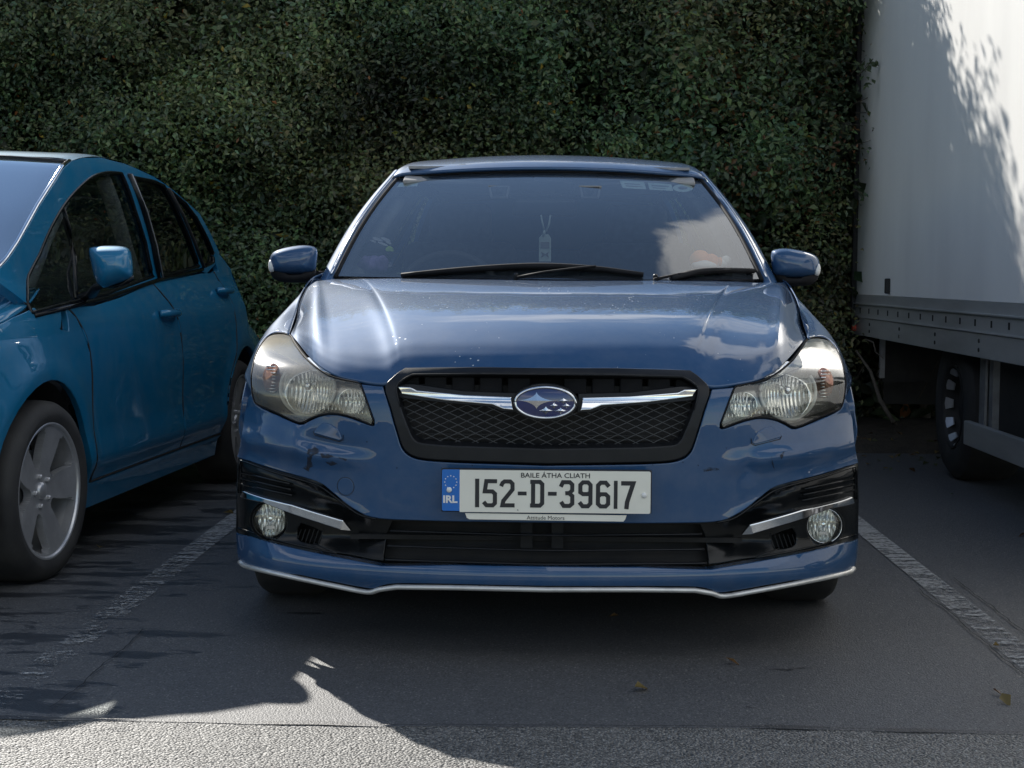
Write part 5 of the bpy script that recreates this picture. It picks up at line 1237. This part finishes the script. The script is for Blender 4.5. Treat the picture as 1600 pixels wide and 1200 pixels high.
# ================================================================== TRUCK
tk = root('box_truck', (2.95, 2.2, 0), 0, 'white box truck parked along the right edge, its rear in the hedge', 'truck')
XS = 1.905; YB, YF = 5.93, 1.35; XR = 4.0
bevel(MB().box(((XS+XR)/2, (YB+YF)/2, (.885+2.98)/2), (XR-XS, YB-YF, 2.98-.885)).build('box_body', M['truckwhite'], tk), .004)
for y in (2.27,):
    MB().box((XS-.0006, y, 1.93), (.002, .004, 2.06)).build('panel_joint', M['alu'], tk)
MB().box(((XS+XR)/2, YB+.03, 1.80), (XR-XS+.03, .07, 2.34)).build('rear_frame', M['chassis'], tk)
MB().box((XS-.012, YB+.012, 1.80), (.03, .05, 2.34)).build('corner_post', M['chassis'], tk)
MB().box((XS+.01, (YB+YF)/2, .857), (.03, YB-YF, .054)).build('upper_rail', M['alu'], tk)
MB().box((XS-.001, (YB+YF)/2, .830), (.038, YB-YF, .007)).build('rail_lip', M['alu'], tk)
MB().box((XS+.008, (YB+YF)/2, .788), (.03, YB-YF, .074)).build('middle_rail', M['alu'], tk)
MB().box((XS+.001, (YB+YF)/2, .750), (.036, YB-YF, .006)).build('rail_lip', M['alu'], tk)
MB().box((XS+.006, (YB+YF)/2, .691), (.03, YB-YF, .104)).build('lower_rail', M['alu'], tk)
MB().box(((XS+XR)/2+.1, (YB+YF)/2, .80), (XR-XS-.3, YB-YF, .14)).build('box_floor', M['chassis'], tk)
y = 5.75
while y > 1.5:
    MB().box((XS-.007, y, .790), (.004, .022, .030)).build('rail_slot', M['under'], tk); y -= .262
y = 5.45
while y > 1.5:
    for z in (.712, .672): MB().lathe([(.0095, 0), (.0095, -.005), (.0003, -.006)], (XS-.008, y, z), (1, 0, 0), 8).build('rail_bolt', M['chassis'], tk)
    y -= .80
p = WX(1338, 512, XS); MB().box((XS-.02, p.y-.02, p.z), (.02, .05, .034)).build('marker_lamp', M['red'], tk)
p = WX(1390, 447, XS); bevel(MB().box((XS-.012, p.y, p.z), (.026, .045, .085)).build('door_catch', M['chassis'], tk), .006)
# under the box
for x in (2.45, 3.45): MB().box((x, 2.6, .62), (.08, 6.4, .14)).build('chassis_rail', M['chassis'], tk)
a = WX(1377, 530, 1.98); 
MB().box((2.20, a.y+.0, .50), (.42, .012, .26)).build('mudguard_plate', M['chassis'], tk)
MB().box((1.985, a.y-.01, .53), (.03, .03, .27)).build('mudguard_post', M['steel'], tk)
MB().box((2.3, a.y+.25, .40), (.5, .02, .36)).build('mud_flap', M['chassis'], tk)
a = WX(1537, 600, 1.99); MB().box((1.99, a.y+.0, .50), (.012, .09, .40)).box((2.03, a.y+.045, .50), (.08, .012, .40)).build('guard_bracket', M['steel'], tk)
MB().box((2.2, a.y-.4, .46), (.35, .6, .34)).build('fuel_tank', M['chassis'], tk)
bevel(MB().box((1.965, 1.95, .268), (.035, 3.05, .112)).build('side_guard', M['alu'], tk), .006)
for y in (3.2, 1.9, .8): MB().box((2.02, y, .45), (.05, .06, .36)).build('guard_post', M['steel'], tk)
def truckwheel(x, y, s):
    c = Vector((x, y, .36)); t = MB().lathe([(.205, .03), (.215, .04), (.25, .05), (.32, .045), (.352, .02), (.36, -.02), (.36, -.20), (.35, -.23), (.30, -.25), (.21, -.24)], c, (s, 0, 0), 48).build('wheel', M['rubber'], tk, auto=40)
    mb = MB().lathe([(.208, .04), (.200, .045), (.195, .02), (.19, -.05), (.12, -.07), (.11, -.02), (.0004, -.01)], c, (s, 0, 0), 40); mb.build('rim', M['chassis'], t, True, fix=False)
    mb = MB()
    for k in range(12):
        q = 2*math.pi*k/12; d = Vector((0, math.cos(q), math.sin(q))); e = Vector((0, -math.sin(q), math.cos(q)))
        mb.prism([c+d*.17+e*.02+Vector((s*-.01, 0, 0)), c+d*.203+e*.034+Vector((s*.03, 0, 0)), c+d*.203-e*.034+Vector((s*.03, 0, 0)), c+d*.17-e*.02+Vector((s*-.01, 0, 0))], Vector((s*.006, 0, 0)))
    mb.build('wheel_trim', M['alloylt'], t)
for x, s in ((2.03, -1), (3.85, 1)):
    for y in (3.86, .0): truckwheel(x, y, s)
MB().tube([(2.1, 3.86, .36), (3.8, 3.86, .36)], .05, 8).build('axle', M['chassis'], tk)
cab = [(1.25, .45), (1.25, 2.1), (.75, 2.2), (.35, 2.1), (-.35, 1.35), (-1.0, 1.1), (-1.1, .45)]
bevel(MB().prism([(2.0, y, z) for y, z in cab], (1.9, 0, 0)).build('cab', M['truckwhite'], tk), .04, 3)
MB().prism([(1.996, y, z) for y, z in ((1.0, 1.35), (1.0, 1.95), (.45, 1.98), (-.1, 1.4), (-.1, 1.3))], (1.908, 0, 0)).build('cab_window', M['gloss'], tk)
# ================================================================== HEDGE
def leafmat():
    m, t, b, N, L = nmat('hedge_leaf'); a = N('ShaderNodeVertexColor'); a.layer_name = 'leaf'
    L(a.outputs['Color'], b.inputs['Base Color']); S_(b, Roughness=.42, Specular_IOR_Level=.45)
    tl = N('ShaderNodeBsdfTranslucent'); hs = N('ShaderNodeHueSaturation'); hs.inputs['Value'].default_value = 1.5; hs.inputs['Hue'].default_value = .485; L(a.outputs['Color'], hs.inputs['Color']); L(hs.outputs['Color'], tl.inputs['Color'])
    mx = N('ShaderNodeMixShader'); mx.inputs['Fac'].default_value = .42; L(b.outputs[0], mx.inputs[1]); L(tl.outputs[0], mx.inputs[2]); L(mx.outputs[0], t.nodes['Material Output'].inputs['Surface']); return m
M['leaf'] = leafmat()
rng = np.random.default_rng(11)
def leaves(name, C_, Sz, Nn, col, parent, **props):
    """C_: centres (n,3), Sz: sizes (n), Nn: facing (n,3), col (n,3): each leaf is a folded six-sided blade"""
    n = len(C_); Nn = Nn/np.linalg.norm(Nn, axis=1, keepdims=True)
    r_ = rng.normal(size=(n, 3)); U = np.cross(Nn, r_); U /= np.linalg.norm(U, axis=1, keepdims=True); Vv = np.cross(Nn, U)
    s = Sz[:, None]; wd = (.42+.2*rng.random((n, 1)))*s
    base = C_-U*s; tip = C_+U*s-Nn*s*.25; l = C_+Vv*wd+Nn*s*.22-U*s*.1; r2 = C_-Vv*wd+Nn*s*.22-U*s*.1
    P = np.stack([base, r2, tip, l], 1).reshape(-1, 3)
    o0 = P.mean(0); P = P-o0
    me = bpy.data.meshes.new(name); me.vertices.add(4*n); me.vertices.foreach_set('co', P.astype(np.float32).ravel())
    me.loops.add(6*n); me.polygons.add(2*n)
    b = np.arange(n)[:, None]*4; idx = np.concatenate([b+0, b+1, b+2, b+0, b+2, b+3], 1).ravel()
    me.loops.foreach_set('vertex_index', idx.astype(np.int32)); me.polygons.foreach_set('loop_start', np.arange(0, 6*n, 3, dtype=np.int32)); me.polygons.foreach_set('loop_total', np.full(2*n, 3, np.int32))
    at = me.color_attributes.new('leaf', 'FLOAT_COLOR', 'POINT'); cc = np.ones((4*n, 4), np.float32); cc[:, :3] = np.repeat(col, 4, 0); at.data.foreach_set('color', cc.ravel())
    me.materials.append(M['leaf']); me.update(calc_edges=True)
    o = bpy.data.objects.new(name, me); sc.collection.objects.link(o)
    if parent: o.parent = parent; o.location = Vector(o0)-FR[parent][0].inverted().to_translation()
    else: o.location = o0
    for k, v in props.items(): o[k] = v
    return o
hedge = root('hedge', (-.5, 6.4, 0), 0, 'tall dense hedge of small dark green leaves behind the parked vehicles', 'hedge')
def fb(x, y, z, o=3):
    v = 0; a = 1
    for k in range(o): v += a*noise.noise((x, y, z)); x *= 2.1; y *= 2.1; z *= 2.1; a *= .5
    return v
def yfront(x, z): return 5.62+.36*fb(x*.9, 1.7, z*1.1)+.16*noise.noise((x*3.1, 4, z*3.1))-.10*sst(1.2, .3, z)+.05*z
def ztop(x): return 3.30+.22*fb(x*.8, 9, 0)+.10*noise.noise((x*3, 2, 2))
greens = np.array([(.064, .092, .042), (.080, .112, .050), (.098, .125, .055), (.055, .084, .048), (.106, .122, .052), (.080, .108, .066)])
cent = []; siz = []; nor = []; colr = []
def clump(cx, cy, cz, k, rad, ls, nrm, tint=None):
    if cx > 1.74 and cy < 6.05: cy = 6.05+(cx-1.74)*.3
    g = rng.normal(size=(k, 3))*rad*np.array([1, .7, .85]); c = np.array([cx, cy, cz])+g
    nn = np.array(nrm)+rng.normal(size=(k, 3))*.55+g/rad*.25
    base = 1.5*greens[rng.integers(len(greens))]*(1+.95*fb(cx*1.1, 21, cz*1.2, 2))*np.array([1+.5*noise.noise((cx*.6, 33, cz*.7)), 1, 1]) if tint is None else np.array(tint)  # noise varies leaf colour and paints in dark hollows and bright tufts
    cl = base*(.65+.7*rng.random((k, 1)))*(.85+.3*rng.random((k, 3)))
    odd = rng.random(k) < .012; cl[odd] = np.array([(.30, .22, .03), (.28, .11, .03), (.16, .18, .03)])[rng.integers(0, 3, odd.sum())]*(.6+.5*rng.random((odd.sum(), 1)))
    cent.append(c); siz.append(ls*(.65+.7*rng.random(k))); nor.append(nn); colr.append(cl)
tuft = np.stack([rng.uniform(-4.4, 2.7, 1100), rng.uniform(.05, 3.35, 1100), rng.uniform(.05, .20, 1100)], 1)
for i in range(18500):   # front face, in view: two thirds of it in tufts that stand forward
    if rng.random() < .66:
        tu = tuft[rng.integers(len(tuft))]; g_ = rng.normal(size=2)*.075; x = tu[0]+g_[0]; z = max(.02, tu[1]+g_[1]); d = -tu[2]+(g_@g_)*9*tu[2]+abs(rng.normal())*.04
    else: x = rng.uniform(-4.3, 2.6); z = rng.uniform(.02, 3.35); d = abs(rng.normal())*.14
    if z > ztop(x)+.1: continue
    y = yfront(x, z)+d
    big = fb(x*.7+5, 3, z*.8) > .35 and rng.random() < .6
    br = fb(x*1.1, 7, z*1.1)
    t = None
    if 0.75 < x < 1.75 and 1.2 < z < 2.6 and rng.random() < .09: t = (.14, .075, .03)
    elif br > .35 and rng.random() < .35: t = (.075, .10, .028)
    clump(x, y, z, int(rng.integers(9, 18)), rng.uniform(.05, .11), .024 if big else .0172, (0, -.75, .6), t)
for i in range(2600):   # the rest of the front, out of view
    x = rng.uniform(-9, 7); z = rng.uniform(.0, 3.3)
    if -4.3 < x < 2.6: continue
    clump(x, yfront(x, z)+abs(rng.normal())*.12, z, 12, .12, .036, (0, -.75, .6))
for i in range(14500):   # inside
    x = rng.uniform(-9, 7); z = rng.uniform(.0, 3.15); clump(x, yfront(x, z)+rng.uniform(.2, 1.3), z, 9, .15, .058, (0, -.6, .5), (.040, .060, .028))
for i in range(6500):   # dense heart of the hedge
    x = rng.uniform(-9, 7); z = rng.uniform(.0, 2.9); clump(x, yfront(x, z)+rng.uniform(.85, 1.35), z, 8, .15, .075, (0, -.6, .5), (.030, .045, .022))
for i in range(4600):   # top and back
    x = rng.uniform(-9, 7); y = yfront(x, 3.1)+rng.uniform(0, 1.35); clump(x, y, ztop(x)-rng.random()**2*.5, 10, .11, .030, (0, -.2, .9))
for i in range(1500):
    x = rng.uniform(-9, 7); clump(x, 7.15+.1*rng.normal(), rng.uniform(0, 3.2), 9, .14, .05, (0, .8, .4))
leaves('foliage', np.concatenate(cent), np.concatenate(siz), np.concatenate(nor), np.concatenate(colr), hedge, kind='stuff')
# shoots standing out of the top and of the face
cent, siz, nor, colr = [], [], [], []; tw = MB()
for i in range(600):
    x = rng.uniform(-8, 6.5) if i < 330 else rng.uniform(-.2, 1.7); y = yfront(x, 3.1)+rng.uniform(.1, 1.2); z = ztop(x)-.1; h = rng.uniform(.12, .65)*(.6 if rng.random() < .5 else 1); d = np.array([rng.normal()*.25, rng.normal()*.25, 1.0])
    pts = [Vector((x, y, z))+Vector(d)*h*t+Vector((0, 0, 0)) for t in (0, .5, 1)]; tw.tube(pts, [.006, .004, .002], 4, False)
    for t in np.linspace(.2, 1, int(4+h*14)): clump(*(np.array([x, y, z])+d*h*t), 3, .035, .027, (0, -.2, .9))
for i in range(420):
    x = rng.uniform(-4.2, 2.3); z = rng.uniform(.1, 3.1); y = yfront(x, z)+.05; d = np.array([rng.normal()*.6, -rng.uniform(.2, .7), rng.normal()*.5+.3]); h = rng.uniform(.08, .22)
    pts = [Vector((x, y, z))+Vector(d)*h*t for t in (0, .5, 1)]; tw.tube(pts, [.004, .003, .0015], 4, False)
    for t in np.linspace(.3, 1, 5): clump(*(np.array([x, y, z])+d*h*t), 2, .018, .021, (0, -.6, .7))
# sprig against the truck
for (u, v) in ((1358, 100), (1364, 93), (1352, 112), (1356, 126), (1348, 108), (1345, 96), (1366, 97), (1357, 131)):
    p = W(u, v, 5.35); p.x = min(p.x, 1.885); g_ = rng.normal(size=(3, 3))*.016; cent.append(np.array(p)+g_); siz.append(.018+.006*rng.random(3)); nor.append(np.array([0, -.8, .4])+rng.normal(size=(3, 3))*.4); colr.append(np.tile(greens[0], (3, 1)))
tw.tube([W(1340, 118, 5.5), W(1352, 108, 5.4), W(1364, 92, 5.33)], .003, 4, False)
leaves('shoots', np.concatenate(cent), np.concatenate(siz), np.concatenate(nor), np.concatenate(colr), hedge, kind='stuff')
tw.build('twigs', M['bark'], hedge, fix=False, kind='stuff')
for i in range(46):
    x = -8.5+i*.34+rng.normal()*.06; y = 6.35+rng.normal()*.18; pts = [Vector((x+.12*noise.noise((i, k, 0)), y+.12*noise.noise((i, k, 5)), k*.55-.02)) for k in range(7)]
    MB().tube(pts, [.045-.005*k for k in range(7)], 7, False).build('trunk', M['bark'], hedge, True, fix=False)
bare = MB()
for (a, b) in (((1338, 548), (1396, 660)), ((1352, 530), (1380, 560)), ((1370, 610), (1374, 575))):
    p0 = W(*a, 5.35); p1 = W(*b, 4.95); bare.tube([p0, p0.lerp(p1, .35)+Vector((.01, 0, .02)), p0.lerp(p1, .7)+Vector((-.01, 0, 0)), p1], [.006, .009, .012, .013] if a[0] == 1338 else [.004, .004, .003, .002], 7)
st = bare.build('fallen_branch', M['bark'], None, True, base=True); st['label'] = 'bare dead branch leaning out of the hedge beside the truck'; st['category'] = 'branch'
# litter
n = 700; P = np.stack([rng.uniform(-5, 5, n), 4.9+rng.normal(size=n)*.35, np.full(n, .012)], 1); k = P[:, 1] > 5; P[k, 2] += .06
n2 = 60; P2_ = np.stack([rng.uniform(-4, 4, n2), rng.uniform(-.4, 4.6, n2), np.full(n2, .010)], 1); P = np.concatenate([P, P2_])
cl = np.array([(.16, .10, .04), (.10, .06, .03), (.20, .15, .05), (.07, .08, .03)])[rng.integers(0, 4, len(P))]
leaves('fallen_leaves', P, .016+.014*rng.random(len(P)), np.stack([rng.normal(size=len(P))*.25, rng.normal(size=len(P))*.25, np.ones(len(P))], 1), cl, None, kind='stuff')
